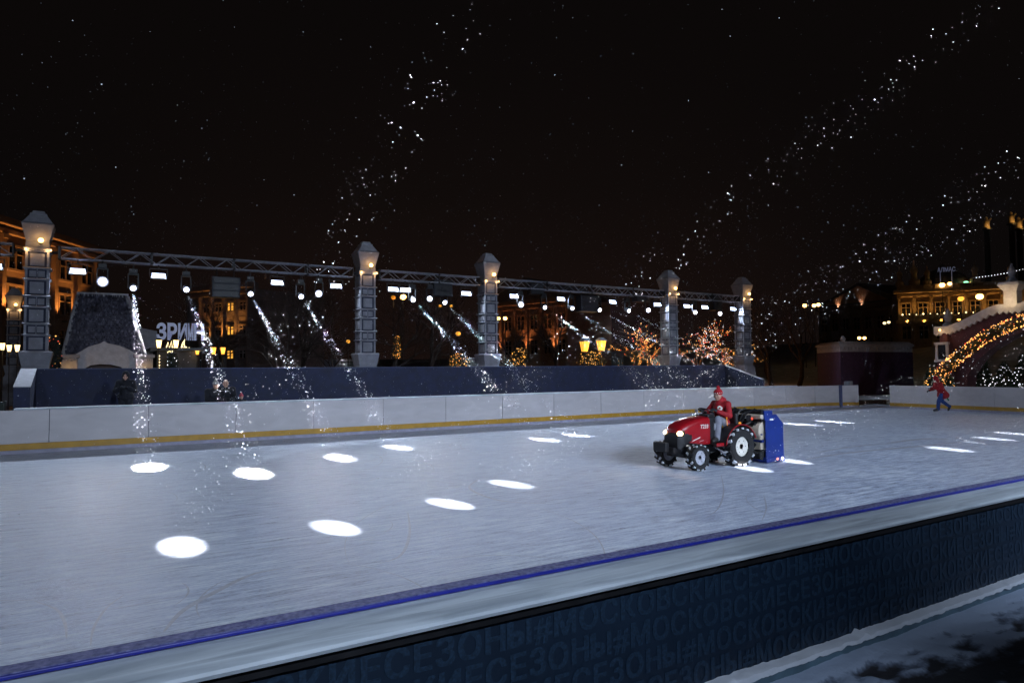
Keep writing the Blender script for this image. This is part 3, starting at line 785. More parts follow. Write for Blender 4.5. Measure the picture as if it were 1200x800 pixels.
# ------------------------------------------------------------------ tractor with ice resurfacer
tr_ = thing('tractor', 'small red open tractor with lit headlights and blue ice resurfacer on its back', 'tractor', (11.95, 10.62, 0), PI)
def wheel(x, y, r, wd, rimr, side, rim_m, nl):
    tb = r*.9
    pr = [(rimr, -wd*.42), (tb*.92, -wd*.5), (tb, -wd*.40), (tb*1.02, 0), (tb, wd*.40), (tb*.92, wd*.5), (rimr, wd*.42)]
    m = MB().lathe([(rimr*.98, -wd*.42)]+pr+[(rimr*.98, wd*.42)], (0,0,0), 36, 'y', caps=False)
    sn = MB()
    for k in range(nl):
        for s_ in (-1, 1):
            a = 2*PI*(k+(.5 if s_ > 0 else 0))/nl
            R3 = Matrix.Rotation(-a, 3, 'Y')@Matrix.Translation((0,0,0)).to_3x3()
            m.box(R3@Vector((0, s_*wd*.25, r*.955)), (r*.13, wd*.56, r*.10), rot=R3@Matrix.Rotation(s_*.6, 3, 'Z'))
            if (math.sin(k*5.3+s_)) > -.55:
                a2 = a+PI/nl*.95; R4 = Matrix.Rotation(-a2, 3, 'Y')
                sn.box(R4@Vector((0, s_*wd*.29, r*.93)), (r*.17, wd*.48, r*.075), rot=R4@Matrix.Rotation(s_*.6, 3, 'Z'))
    wr = thing('wheel', None, None, (x, y, r)); wr.parent = tr_
    del_ = [k for k in ('label', 'category') if k in wr]
    m.build('tyre', MT['rubber'], wr, smooth=35)
    sn.build('packed_snow', MT['treadsnow'], wr, bevel=.006)
    s_ = side
    MB().lathe([(rimr, -wd*.3), (rimr, wd*.44), (rimr*.93, wd*.46), (rimr*.86, wd*.30), (rimr*.45, wd*.22), (rimr*.40, wd*.30), (rimr*.30, wd*.31)], (0,0,0), 28, 'y', rot=Matrix.Rotation(0 if s_ > 0 else PI, 3, 'Z')@Matrix.Rotation(PI, 3, 'X')).build('rim', rim_m, wr, smooth=40)
    hb = MB().lathe([(rimr*.26, 0), (rimr*.24, wd*.12), (rimr*.13, wd*.16)], (0, s_*wd*.30, 0), 14, 'y', rot=Matrix.Rotation(PI if s_ > 0 else 0, 3, 'X'))
    for k in range(6):
        a = 2*PI*k/6; hb.sphere((rimr*.62*math.cos(a), s_*wd*.28, rimr*.62*math.sin(a)), rimr*.055, 8, 6)
    hb.build('hub', MT['dark'], wr, smooth=40)
for y, s_ in ((.43, 1), (-.43, -1)): wheel(0, y, .42, .27, .215, s_, MT['rim'], 15)
for y, s_ in ((.46, 1), (-.46, -1)): wheel(1.27, y, .275, .19, .155, s_, MT['rimg'], 13)
def loft(secs, name, m_, parent, smooth=40, bevel=0):
    m = MB(); n = len(secs[0]); vs = [p for s_ in secs for p in s_]
    fs = [(i*n+k, i*n+(k+1) % n, (i+1)*n+(k+1) % n, (i+1)*n+k) for i in range(len(secs)-1) for k in range(n)]
    fs += [tuple(range(n))[::-1], tuple((len(secs)-1)*n+k for k in range(n))]
    m.add(vs, fs); return m.build(name, m_, parent, smooth=smooth, bevel=bevel)
def hsec(x, hw, z0, z1, r=.09, lean=0):
    pts = [(x, -hw, z0), (x, -hw-.004, (z0+z1)/2)]
    for k in range(5):
        a = PI-PI/2*k/4; pts.append((x-lean, -hw+r+r*math.cos(a), z1-r+r*math.sin(a)))
    pts.append((x-lean*1.1, 0, z1+.018))
    for k in range(5):
        a = PI/2-PI/2*k/4; pts.append((x-lean, hw-r+r*math.cos(a), z1-r+r*math.sin(a)))
    pts += [(x, hw+.004, (z0+z1)/2), (x, hw, z0)]
    return pts
loft([hsec(.70, .275, .50, 1.07), hsec(.90, .280, .50, 1.06), hsec(1.12, .275, .53, 1.02), hsec(1.30, .265, .56, .975, .10), hsec(1.42, .255, .60, .935, .11), hsec(1.50, .235, .64, .895, .11, .01), hsec(1.555, .20, .68, .85, .09, .02)], 'hood', MT['red'], tr_)
hd_ = bpy.data.objects['hood']
# nose: black grille wrapped by the hood, side swoosh panels, headlights
loft([hsec(1.24, .270, .60, .80, .05), hsec(1.40, .262, .52, .80, .05), hsec(1.53, .232, .44, .76, .06), hsec(1.58, .19, .44, .72, .06)], 'grille', MT['dark'], tr_)
m = MB()
for k in range(5): m.box((1.585, 0, .48+k*.045), (.012, .32, .014))
m.build('grille_bars', MT['alu'], bpy.data.objects['grille'])
for s_ in (1, -1):
    hl = MB().sphere((1.50, s_*.198, .755), (.080, .058, .058), 16, 10).build('headlight', MT['g_head'], tr_, smooth=60)
    MB().lathe([(.088, -.02), (.092, .0), (.086, .02)], (1.475, s_*.19, .755), 18, 'x', rot=Matrix.Rotation(s_*.4, 3, 'Z')).build('bezel', MT['dark'], hl, smooth=40)
    lamp('SPOT', 'headlight_lamp', (1.63, s_*.22, .75), (6, s_*.6, 0), 14, (1, .75, .4), .05, 70, .6, parent=tr_)
    MB().sphere((1.36, s_*.272, .50), (.05, .012, .022), 10, 6).build('side_reflector', MT['cream'], tr_)
MB().b2((.25, -.17, .30), (1.45, .17, .56)).b2((-.2, -.2, .30), (.4, .2, .62)).build('chassis', MT['dark'], tr_, bevel=.02)
MB().tube((1.27, -.42, .275), (1.27, .42, .275), .055).b2((1.15, -.18, .25), (1.40, .18, .42)).build('front_axle', MT['dark'], tr_, bevel=.01)
MB().tube((0, -.4, .40), (0, .4, .40), .10, n=14).build('rear_axle', MT['dark'], tr_, smooth=40)
m = MB().b2((1.42, -.16, .34), (1.66, .16, .46)); m.build('front_bracket', MT['dark'], tr_, bevel=.015)
m = MB()
for k in range(4): m.b2((1.66, -.34+k*.085, .37), (1.77, -.30+k*.085+.078, .56))
m.b2((1.68, -.35, .53), (1.74, .02, .57)); m.build('front_weights', MT['dark'], tr_, bevel=.018)
MB().b2((.50, -.26, .50), (.71, .26, 1.06)).b2((.46, -.20, 1.0), (.68, .20, 1.12)).build('dashboard', MT['dark'], tr_, bevel=.03)
MB().b2((.49, .20, .78), (.56, .275, .93)).build('side_box', MT['grey'], tr_, bevel=.008)
Rw = Matrix.Rotation(-.45, 3, 'Y')
sw = MB().torus((.50, 0, 1.17), .17, .016, 24, 8, Rw)
for k in range(3):
    a = 2*PI*k/3; sw.tube(Vector((.50,0,1.17)), Vector((.50,0,1.17))+Rw@Vector((.17*math.cos(a), .17*math.sin(a), 0)), .012, n=6)
sw.tube((.50, 0, 1.17), (.60, 0, .98), .022); sw.build('steering_wheel', MT['dark'], tr_, smooth=50)
MB().tube((.66, -.05, 1.07), (.70, -.10, 1.17), .012).sphere((.70, -.10, 1.19), (.02, .05, .035), 10, 8).build('mirror', MT['alu'], tr_, smooth=50)
MB().b2((.12, -.46, .48), (.74, .46, .505)).build('footboard', MT['dark'], tr_, bevel=.006)
for s_ in (1, -1):
    MB().b2((.14, s_*.44, .455), (.72, s_*.475, .53)).build('step_edge', MT['red'], tr_, bevel=.008)
    m = MB(); n = 18; vs = []
    for i in range(n+1):
        a = rad(8)+rad(150)*i/n
        for (rr, yy) in ((.475, .27), (.475, .525), (.505, .525), (.505, .27)): vs.append((rr*math.cos(a), s_*yy, .40+rr*math.sin(a)))
    fs = [(i*4+k, i*4+(k+1) % 4, i*4+4+(k+1) % 4, i*4+4+k) for i in range(n) for k in range(4)]+[(0,1,2,3), (n*4,n*4+3,n*4+2,n*4+1)]
    m.add(vs, fs); fd = m.build('fender', MT['dark'], tr_, smooth=35)
    MB().path([(.49*math.cos(rad(8)+rad(150)*i/n), s_*.527, .40+.49*math.sin(rad(8)+rad(150)*i/n)) for i in range(n+1)], .014, 6).build('fender_trim', MT['red'], fd, smooth=60)
    MB().prism([(.48*math.cos(rad(8)+rad(150)*i/12), .40+.48*math.sin(rad(8)+rad(150)*i/12)) for i in range(13)], (0, s_*.25, 0), (1,0,0), (0,0,1), (0, s_*.02, 0)).build('inner_panel', MT['dark'], fd)
    MB().sphere((.02, s_*.50, .925), (.045, .02, .025), 10, 6).build('reflector', MT['g_or'], fd)  # reflector has its own emission, painting in the light it would return
m = MB().tube((.56, .25, .44), (.56, .47, .34), .018).tube((.36, .25, .44), (.36, .47, .34), .018).box((.46, .47, .33), (.26, .07, .025)); m.build('foot_step', MT['alu'], tr_, bevel=.005)
MB().b2((-.20, -.24, .66), (.24, .24, .82)).b2((-.27, -.24, .78), (-.16, .24, 1.12)).build('seat', MT['dark'], tr_, bevel=.05)
for x, y, z, k in ((.26, .22, 1.0, 'kick'), (.20, .30, 1.02, 'g_or')): MB().tube((x-.02, y, .80), (x, y, z), .009).sphere((x, y, z+.02), (.016,.016,.034), 8, 6).build('lever', MT[k], tr_, smooth=50)  # orange lever glows by its material, brightness painted in, no lamp
vs, fs = text_mb('T233', .115, .001, bold=.002, shear=.15)
MB().add([(1.00-v.x, .2845+v.z, .84+v.y) for v in vs], fs).build('lettering', MT['whitecloth'], hd_, fix=False)
MB().prism([(0, 0), (.24, .07), (.27, .10), (.05, .035)], (1.26, .277, .57), (-1,0,0), (0,0,1), (0, .004, 0)).prism([(0, 0), (.16, .03), (.05, .018)], (1.04, .279, .56), (-1,0,0), (0,0,1), (0, .004, 0)).build('stripe', MT['whitecloth'], hd_)
# resurfacer on the rear hitch
rs = thing('ice_resurfacer', None, None, (0,0,0)); rs.parent = tr_
prof = [(-.74, .04), (-1.33, .04), (-1.33, .86), (-1.10, 1.07), (-.97, 1.07), (-.97, 1.16), (-.70, 1.16), (-.70, .98), (-.74, .95)]
for s_ in (1, -1):
    sp_ = MB().prism(prof, (0, s_*.555-.0175, 0), (1,0,0), (0,0,1), (0, .035, 0)).build('side_plate', MT['blue'], rs, bevel=.006)
    if s_ > 0:
        MB().box((-.93, .575, .965), (.12, .004, .035)).build('sticker', MT['whitecloth'], sp_)
        m = MB()
        for zx, zz in ((-.78, .12), (-1.28, .12), (-1.28, .78), (-.8, 1.08), (-1.04, .98)): m.lathe([(.014, 0), (.014, .01), (.008, .014)], (zx, .574, zz), 8, 'y', rot=Matrix.Rotation(PI, 3, 'X'))
        m.build('bolts', MT['alu'], sp_)
MB().b2((-1.34, -.56, .02), (-.72, .595, .13)).build('skid', MT['blue'], rs, bevel=.015)
MB().b2((-1.35, -.53, .14), (-1.31, .53, .86)).build('rear_cover', MT['blue'], rs, bevel=.01)
tk = MB().lathe([(.05, -.50), (.20, -.495), (.215, -.46), (.215, .46), (.20, .495), (.05, .50)], (-.80, 0, .72), 20, 'y'); tk.b2((-1.05, -.48, .30), (-.66, .48, .72)); tk.build('water_tank', MT['cream'], rs, smooth=40, bevel=.01)
MB().tube((-.66, -.535, .49), (-.66, .535, .49), .02).tube((-.66, -.535, .64), (-.66, .535, .64), .016).b2((-.72, -.53, .46), (-.66, .53, .52)).build('tank_strap', MT['blue'], rs)
MB().lathe([(.045, -.56), (.05, -.50), (.05, .50), (.045, .56)], (-.62, 0, 1.035), 16, 'y').build('roller', MT['cream'], rs, smooth=40)
MB().lathe([(.06, -.54), (.06, .54)], (-.68, 0, 1.13), 12, 'y').b2((-.78, -.54, .93), (-.62, .54, .975)).build('auger', MT['dark'], rs, smooth=40)
m = MB()
for k in range(7):
    y = -.45+k*.14
    m.path([(-.35, y*.5, .85), (-.45, y*.7, 1.10+.03*math.sin(k*2)), (-.6, y, 1.18+.03*math.cos(k*3)), (-.78, y+.05, 1.12)], .018, 6)
for k in range(4): m.box((-.50, -.35+k*.22, 1.0), (.10, .09, .13), rz=.2*k)
m.build('hoses', MT['dark'], rs, smooth=50)
m = MB()
for s_ in (-.3, .3): m.tube((-.2, s_, .42), (-.75, s_, .35), .035).tube((-.15, s_*.8, .75), (-.7, s_, .95), .03)
m.b2((-.66, -.4, .84), (-.58, .4, .90)); m.build('hitch_frame', MT['dark'], rs)
MB().lathe([(.10, -.5), (.10, .5)], (-.70, 0, .18), 14, 'y').build('brush', MT['rubber'], rs, smooth=40)
MB().sphere((-1.24, .603, .085), (.045, .014, .035), 10, 8).build('tail_lamp', MT['g_tail'], rs); MB().sphere((-1.07, .603, .085), (.04, .014, .03), 10, 8).build('tail_lamp', MT['g_tailr'], rs)
MB().sphere((-.50, .40, .99), (.025, .02, .03), 8, 6).build('marker_lamp', MT['g_red'], rs)

# ------------------------------------------------------------------ people
def hand(mb, wr, d, curl, side, s_=1.0):
    wr, d, curl = Vector(wr), Vector(d).normalized(), Vector(curl).normalized(); sd = d.cross(curl).normalized()*side
    mb.cap(wr, wr+d*.05*s_, .026*s_, .03*s_, 8)
    for k in range(4): mb.cap(wr+d*.05*s_+sd*(k-1.5)*.014, wr+d*.085*s_+sd*(k-1.5)*.02, .016*s_, .013*s_, 8)
    for k, ln in enumerate((.068, .078, .072, .056)):
        b = wr+d*.085*s_+sd*(k-1.5)*.020*s_; c1 = b+(d*.75+curl*.55).normalized()*ln*.5*s_; c2 = c1+(d*.1+curl).normalized()*ln*.5*s_
        mb.cap(b, c1, .0098*s_, .009*s_, 7); mb.cap(c1, c2, .009*s_, .008*s_, 7)
    t0 = wr+d*.03*s_-sd*.028*s_; t1 = t0+(d*.6-sd*.6+curl*.5).normalized()*.038*s_; t2 = t1+(d*.6+curl*.8).normalized()*.03*s_
    mb.cap(t0, t1, .013*s_, .011*s_, 7); mb.cap(t1, t2, .011*s_, .009*s_, 7)
def person(label, loc, rz, J, coat, trou, boot, hat=None, hood=None, skirt=None, glove=True, scale=1.0, voxel=.012, group=None, puff=1.0):
    root = thing('person', label, 'person', loc, rz, group); root.scale = (scale,)*3
    V = {k: Vector(v) for k, v in J.items()}
    hd = V['head']; f = V.get('face', Vector((1, 0, 0))).normalized(); s_ = Vector((0,0,1)).cross(f).normalized(); up = f.cross(s_)
    b = MB()
    Rm = Matrix((f, s_, up)).transposed()
    def head_pt(x, y, z): return hd+Rm@Vector((x, y, z))
    hm = MB().sphere((0,0,.01), (.098, .078, .118), 18, 14).sphere((.025, 0, -.05), (.07, .062, .075), 14, 10)
    hm.sphere((.098, 0, -.012), (.022, .013, .022), 8, 6).sphere((.083, 0, .028), (.022, .05, .012), 8, 6)
    hm.sphere((.084, 0, -.058), (.018, .028, .010), 8, 6).sphere((.075, 0, -.095), (.022, .025, .018), 8, 6)
    for y in (.078, -.078): hm.sphere((-.005, y, -.005), (.022, .012, .034), 8, 6)
    for y in (.05, -.05): hm.sphere((.062, y, -.03), (.03, .024, .025), 8, 6)
    b.add([hd+Rm@Vector(v) for v in hm.v], hm.f)
    b.cap(V['neck'], hd+Vector((0,0,-.06)), .058, .055)
    b.cap(V['pelvis'], V['chest'], .12, .13); b.cap(V['chest'], V['neck'], .11, .07)
    for q in 'LR':
        b.cap(V['chest'], V['sh'+q], .09, .06); b.cap(V['sh'+q], V['el'+q], .05, .042); b.cap(V['el'+q], V['wr'+q], .042, .03)
        b.cap(V['pelvis'], V['hp'+q], .11, .10); b.cap(V['hp'+q], V['kn'+q], .085, .06); b.cap(V['kn'+q], V['an'+q], .058, .042); b.cap(V['an'+q], V['to'+q], .045, .035)
        d = V['wr'+q]-V['el'+q]
        hand(b, V['wr'+q]+d.normalized()*.01, V.get('hd'+q, d), V.get('cu'+q, Vector((0,0,-1))), 1 if q == 'L' else -1)
    remesh('body', b, MT['skin'], root, .0075, 3)
    for y in (.034, -.034): 
        e_ = MB().sphere(head_pt(.091, y, .012), .011, 8, 6).build('eye', MT['dark'], root, smooth=60)
    c = MB(); k = puff
    c.cap(V['pelvis']+Vector((0,0,.0)), V['chest'], .155*k, .165*k)
    for q in 'LR':
        c.cap(V['chest'], V['sh'+q], .13*k, .088*k); c.cap(V['sh'+q], V['el'+q], .080*k, .066*k); c.cap(V['el'+q], V['wr'+q], .066*k, .050*k)
        c.cap(V['pelvis'], V['hp'+q]+Vector((0,0,.02)), .15*k, .125*k)
    c.cap(V['chest'], V['neck'], .13*k, .085)
    if skirt: 
        for q in skirt: c.cap(V['pelvis'], V['pelvis']+Vector(q), .17*k, .16*k)
    if hood == 'up':
        c.sphere(hd+Rm@Vector((-.03, 0, .02)), (.125, .118, .150), 16, 12); c.cap(V['neck'], hd+Rm@Vector((-.05, 0, -.05)), .11, .11)
    elif hood == 'down':
        c.cap(V['neck']+Rm@Vector((-.08, .05, .0)), V['neck']+Rm@Vector((-.08, -.05, .0)), .075); c.cap(V['neck']+Rm@Vector((-.09, 0, -.02)), hd+Rm@Vector((-.085, 0, -.04)), .085, .055)
    remesh('jacket', c, MT[coat], root, voxel, 3)
    t = MB()
    t.cap(V['hpL'], V['hpR'], .125)
    for q in 'LR': t.cap(V['hp'+q], V['kn'+q], .112, .088); t.cap(V['kn'+q], V['an'+q], .086, .070)
    remesh('trousers', t, MT[trou], root, voxel, 3)
    for q in 'LR':
        m = MB().cap(V['an'+q]+(V['kn'+q]-V['an'+q]).normalized()*.06, V['an'+q], .066, .062).cap(V['an'+q], V['to'+q], .062, .048)
        dd = (V['to'+q]-V['an'+q]); m.cap(V['an'+q]-dd.normalized()*.03, V['an'+q]+dd*.2, .06, .055)
        remesh('boot', m, MT[boot], root, .011, 2)
        if glove:
            m = MB(); d = V['wr'+q]-V['el'+q]; hand(m, V['wr'+q], V.get('hd'+q, d), V.get('cu'+q, Vector((0,0,-1))), 1 if q == 'L' else -1, 1.14); m.cap(V['wr'+q]-d.normalized()*.05, V['wr'+q]+d.normalized()*.02, .046, .036)
            remesh('glove', m, MT['glove'], root, .0065, 1)
    if hat:
        m = MB().sphere((-.012, 0, .055), (.112, .096, .095), 18, 12)
        m.lathe([(.098, -.02), (.106, 0), (.100, .03)], (-.012, 0, .048), 18)
        ht = remesh('hat', MB().add([hd+Rm@Vector((v[0], v[1], v[2])) for v in m.v], m.f), MT[hat], root, .008, 2)
        pm = MB()
        RR = random.Random(4)
        for k_ in range(26): pm.sphere(head_pt(-.03+RR.gauss(0, .018), RR.gauss(0, .018), .165+RR.gauss(0, .018)), .019, 6, 4)
        remesh('pompom', pm, MT[hat], ht, .008, 1)
        if hat == 'knit':
            bd = MB()
            for k_ in range(14):
                a = 2*PI*k_/14; p = Vector((-.012+.112*math.cos(a), .100*math.sin(a), .055)); bd.sphere(head_pt(*p), .010, 6, 4)
            bd.build('knit_pattern', MT['whitecloth'], ht)
    return root, V, Rm
J = dict(pelvis=(.0,0,.92), chest=(.05,0,1.24), neck=(.08,0,1.39), head=(.12,.0,1.515), face=(.95,.22,-.08),
         shL=(.04,.19,1.31), elL=(.12,.31,1.07), wrL=(.37,.20,1.17), hdL=(.7,-.1,.35), cuL=(.3,-.6,-.6), shR=(.04,-.19,1.31), elR=(.20,-.29,1.09), wrR=(.38,-.19,1.17), hdR=(.7,.1,.35), cuR=(.3,.6,-.6),
         hpL=(.06,.11,.89), knL=(.40,.24,1.0), anL=(.50,.28,.60), toL=(.66,.32,.555), hpR=(.06,-.11,.89), knR=(.42,-.22,1.0), anR=(.54,-.22,.60), toR=(.66,-.24,.555))
dr, V, Rm = person('driver in red hooded jacket and red pompom hat seated on the tractor', (11.95, 10.62, 0), PI, J, 'jacket', 'trous', 'boot', hat='knit', hood='down')
n_ = Vector((.86, .5, .1)).normalized(); Rq = n_.to_track_quat('Z', 'Y').to_matrix()
bd = MB().lathe([(.056, 0), (.056, .008), (.05, .012)], Vector((.05, 0, 1.24))+Vector((.125, .092, -.01)), 20, rot=Rq).build('badge', MT['whitecloth'], dr, smooth=40)
MB().lathe([(.022, 0), (.022, .004)], Vector((.05, 0, 1.24))+Vector((.125, .092, -.01))+n_*.011, 12, rot=Rq).build('badge_centre', MT['jacket'], bd)
# skater
sp0 = onZ(1102, 482.5, 0)
J2 = dict(pelvis=(-.10,0,.93), chest=(.04,0,1.24), neck=(.10,0,1.39), head=(.18,0,1.50), face=(.96,.1,-.25),
          shL=(.06,.2,1.32), elL=(.22,.24,1.10), wrL=(.44,.14,1.12), shR=(.06,-.2,1.32), elR=(.10,-.30,1.06), wrR=(.34,-.22,1.0),
          hpL=(-.08,.10,.90), knL=(.12,.10,.50), anL=(.15,.08,.13), toL=(.33,.08,.08), hpR=(-.10,-.10,.90), knR=(-.16,-.12,.50), anR=(-.50,-.12,.24), toR=(-.44,-.12,.09))
ska, V2, Rm2 = person('person in red hooded coat and blue jeans skating past the right end boards', sp0, math.atan2(.55, -.83), J2, 'jacket', 'jeans', 'boot', hood='up', skirt=[(-.04,.08,-.16), (-.06,-.08,-.17), (.04,.0,-.16), (-.15,0,-.15)], puff=1.08)
for a, t in (('anL', 'toL'), ('anR', 'toR')):
    d = (V2[t]-V2[a]).normalized(); p = V2[t]-Vector((0,0,.055)) if a == 'anL' else V2[t]+Vector((-.05, 0, -.05))
    MB().box((V2[a]+V2[t])/2+Vector((.02, 0, -.078 if a == 'anL' else -.06)), (.30, .006, .035), rot=d.to_track_quat('X', 'Z').to_matrix()).build('skate_blade', MT['alu'], ska)
MB().path([(-.30, -.18, .82), (-.42, -.20, .66), (-.52, -.20, .52)], [.045, .05, .03], 8).build('scarf_end', MT['green'], ska, smooth=60)
# spectators behind the far boards
def stand_pose(lean=0.0, arms=0):
    return dict(pelvis=(0,0,.95), chest=(.03+lean*.3,0,1.28), neck=(.05+lean*.45,0,1.44), head=(.08+lean*.6,0,1.57), face=(1,0,-.1),
        shL=(.03+lean*.3,.19,1.37), elL=(.12+lean*.5,.27,1.12), wrL=(.30+lean*.6,.10,1.22 if arms else 1.05), shR=(.03+lean*.3,-.19,1.37), elR=(.12+lean*.5,-.27,1.12), wrR=(.30+lean*.6,-.10,1.22 if arms else 1.05),
        hpL=(0,.1,.92), knL=(.03,.11,.5), anL=(0,.11,.1), toL=(.17,.13,.05), hpR=(0,-.1,.92), knR=(.03,-.11,.5), anR=(0,-.11,.1), toR=(.17,-.13,.05))
p = onY(148, 436, 24.6); person('person in dark coat standing against the navy wall at the left', (p.x, 24.6, GZ+.16), -PI/2-.2, stand_pose(0, 1), 'darkcloth', 'darkcloth', 'boot', hood='up', voxel=.02, group='spectators behind the far boards', puff=1.15)
p = onY(249, 450, 23.7); person('person in dark jacket with grey hat leaning on the far boards', (p.x, 23.75, GZ-.15), -PI/2+.3, stand_pose(.3), 'darkcloth', 'darkcloth', 'boot', hat='grey', voxel=.02, group='spectators behind the far boards', puff=1.25)
p = onY(266, 450, 23.7); person('bareheaded person in black jacket right of the grey hatted spectator', (p.x, 23.75, GZ-.10), -PI/2-.3, stand_pose(.2), 'darkcloth', 'darkcloth', 'boot', voxel=.02, group='spectators behind the far boards', puff=1.25)
p = onY(282.5, 460, 23.4); person('child in pink hat peeking over the far boards', (p.x, 23.4, GZ), -PI/2, stand_pose(0), 'darkcloth', 'darkcloth', 'boot', hat='pink', scale=.66, voxel=.02, group='spectators behind the far boards')

# ------------------------------------------------------------------ trees
RT = random.Random(21)
def branches(height, spread, depth=5, seed=1, droop=0):
    R_ = random.Random(seed); trunk = []; segs = []; tips = []
    def grow(p, d, ln, r, lv):
        n = 3; pts = [p]; rs = [r]
        for i in range(n):
            d = (d+Vector((R_.gauss(0, .16), R_.gauss(0, .16), R_.gauss(.04, .10)-droop*.05*lv))).normalized()
            p = p+d*ln/n; pts.append(p); rs.append(max(.006, r*(1-.42*(i+1)/n)))
        (trunk if lv == 0 else segs).append((pts, rs, lv))
        if lv >= depth: tips.append(p); return
        k = R_.choice((3, 4, 4) if lv < 2 else (3, 3, 4))
        for j in range(k):
            a = R_.uniform(0, 2*PI); o = Vector((math.cos(a), math.sin(a), 0)); ang = R_.uniform(.35, .95)*spread
            nd = (d*math.cos(ang)+(o-d*o.dot(d)).normalized()*math.sin(ang)).normalized()
            q = pts[-1] if j < 2 else pts[R_.choice((1, 2))]
            grow(q, nd, ln*R_.uniform(.60, .80), rs[-1]*.72, lv+1)
            if lv > 1: tips.append(q)
    grow(Vector((0,0,0)), Vector((0,0,1)), height*.30, height*.020, 0)
    return trunk, segs, tips
def make_tree(label, h, seed, fairy=None, group=None, depth=5, spread=1.0, nf=500, bulb=.035):
    root = thing('bare_tree', label, 'tree', (0,0,0), 0, group)
    tk, sg, tips = branches(h, spread, depth, seed)
    m = MB()
    for pts, rs, lv in tk: m.path(pts, rs, 8)
    m.build('trunk', MT['bark'], root, smooth=60)
    m = MB()
    for pts, rs, lv in sg: m.path(pts, rs, 5 if lv < 3 else 3, cap=False)
    m.build('crown', MT['bark'], root, fix=False)
    if fairy:
        R_ = random.Random(seed+5); ms = {}
        prs = [(pts[i], pts[i+1]) for pts, rs, lv in tk+sg if lv < 5 for i in range(len(pts)-1)]
        for k in range(nf):
            pa, pb_ = R_.choice(prs); p = pa.lerp(pb_, R_.random())+Vector((R_.gauss(0,.02), R_.gauss(0,.02), R_.gauss(0,.02))); ms.setdefault(R_.choice(fairy), MB()).octa(p, bulb*R_.uniform(.5, 1.2))
        for k, mb in ms.items(): tag(mb.build('fairy_lights', MT[k], root, fix=False), kind='stuff')
    return root
base_trees = [make_tree('', 9.5, 3), make_tree('', 8.5, 8, spread=1.15), make_tree('', 10.5, 14, spread=.9)]
tsp = [(268, 41, 0, 'bare winter tree between the tinsel sign and the lit tower'), (318, 39, 1, 'bare winter tree right of the lit tower windows'), (352, 44, 2, 'bare winter tree behind the two beam lights left of the second pillar'), (398, 40, 1, 'bare winter tree just left of the second pillar'),
       (452, 42, 0, 'bare winter tree just right of the second pillar'), (505, 39, 2, 'bare winter tree behind the wash light between second and middle pillars'), (548, 44, 1, 'bare winter tree just left of the middle pillar'), (612, 41, 0, 'bare winter tree in front of the brown lit hillside house'),
       (655, 45, 2, 'bare winter tree behind and left of the twin lanterns'), (712, 40, 1, 'bare winter tree behind and right of the twin lanterns'), (905, 52, 0, 'bare dark tree right of the rightmost pillar'), (935, 60, 2, 'bare dark tree left of the plum pavilion'), (1015, 78, 1, 'bare dark tree in front of the pediment building'), (900, 75, 2, 'far bare tree behind the rightmost pillar')]
cnt_used = {}
for u, Y, k, lb in tsp:
    p = onY(u, 431, Y) if u < 890 else atT(u, 431, Y)
    src = base_trees[k]; pos = (p.x, p.y, GZ+hgt(p.x, p.y)-.05)
    if k not in cnt_used: src.location = pos; src['label'] = lb; src['group'] = 'bare trees behind the rink'; cnt_used[k] = 1; src.rotation_euler.z = RT.uniform(0, 6)
    else: o = dup(src, pos, RT.uniform(0, 6), lb, 'bare trees behind the rink'); s_ = RT.uniform(.82, 1.1); o.scale = (s_, s_, s_)
for u, Y, h, seed, nf, lb, fy in ((765, 37, 7.2, 33, 620, 'tree wound with amber and red lights left of the fourth pillar', ['g_fairy', 'g_fairy', 'g_red', 'g_or', 'g_or']), (815, 39, 7.6, 41, 520, 'tree with amber lights between the fourth and rightmost pillars', ['g_fairy', 'g_or', 'g_red', 'g_fairyw']),
                          (850, 42, 7.8, 52, 420, 'tree with sparse amber lights behind the rightmost truss end', ['g_fairy', 'g_or', 'g_fairyw', 'g_red']), (884, 44, 6.4, 58, 200, 'small tree with amber lights right of the rightmost pillar', ['g_fairy', 'g_or'])):
    p = onY(u, 431, Y); t = make_tree(lb, h, seed, fy, 'light wound trees', nf=nf, bulb=.042); t.location = (p.x, p.y, GZ)
    for k in range(3): lamp('POINT', 'tree_glow', (RT.uniform(-1,1), RT.uniform(-1.6,-.4), h*(.3+.16*k)), energy=30, color=(1,.40,.10), size=.5, parent=t)
# lit shrubs
def shrub(u, v0, v1, Y, wpx, n, label, fy, leaf='pine'):
    b = onY(u, v1, Y); t_ = onY(u, v0, Y); wd = wpx*Y*1.15/800/2; h = t_.z-b.z
    root = thing('lit_shrub', label, 'shrub', (b.x, b.y, b.z), 0, 'shrubs with string lights')
    m = MB(); R_ = random.Random(int(u)); fm = {}
    for k in range(420):
        th = R_.uniform(0, 2*PI); z = R_.random(); rr = wd*math.sqrt(R_.random())*(1.1-.75*abs(z-.35)); p = Vector((rr*math.cos(th), rr*math.sin(th), z*h)); q = Vector((R_.gauss(0,1), R_.gauss(0,1), R_.gauss(0,1))).normalized()*.11; q2 = q.orthogonal().normalized()*.05
        m.add([p-q, p+q2, p+q, p-q2], [(0,1,2,3)])
        if k < n: fm.setdefault(R_.choice(fy), MB()).octa(p*1.05, .03*R_.uniform(.6, 1.3))
    m.build('foliage', MT[leaf], root, fix=False)
    for k, mb in fm.items(): tag(mb.build('fairy_lights', MT[k], root, fix=False), kind='stuff')
    MB().tube((0,0,-(b.z-GZ)), (0,0,h*.5), .05, .02).build('stem', MT['bark'], root)
shrub(465, 395, 420, 38, 9, 110, 'narrow cone of amber lights right of the second pillar', ['g_fairy', 'g_or', 'g_amber'])
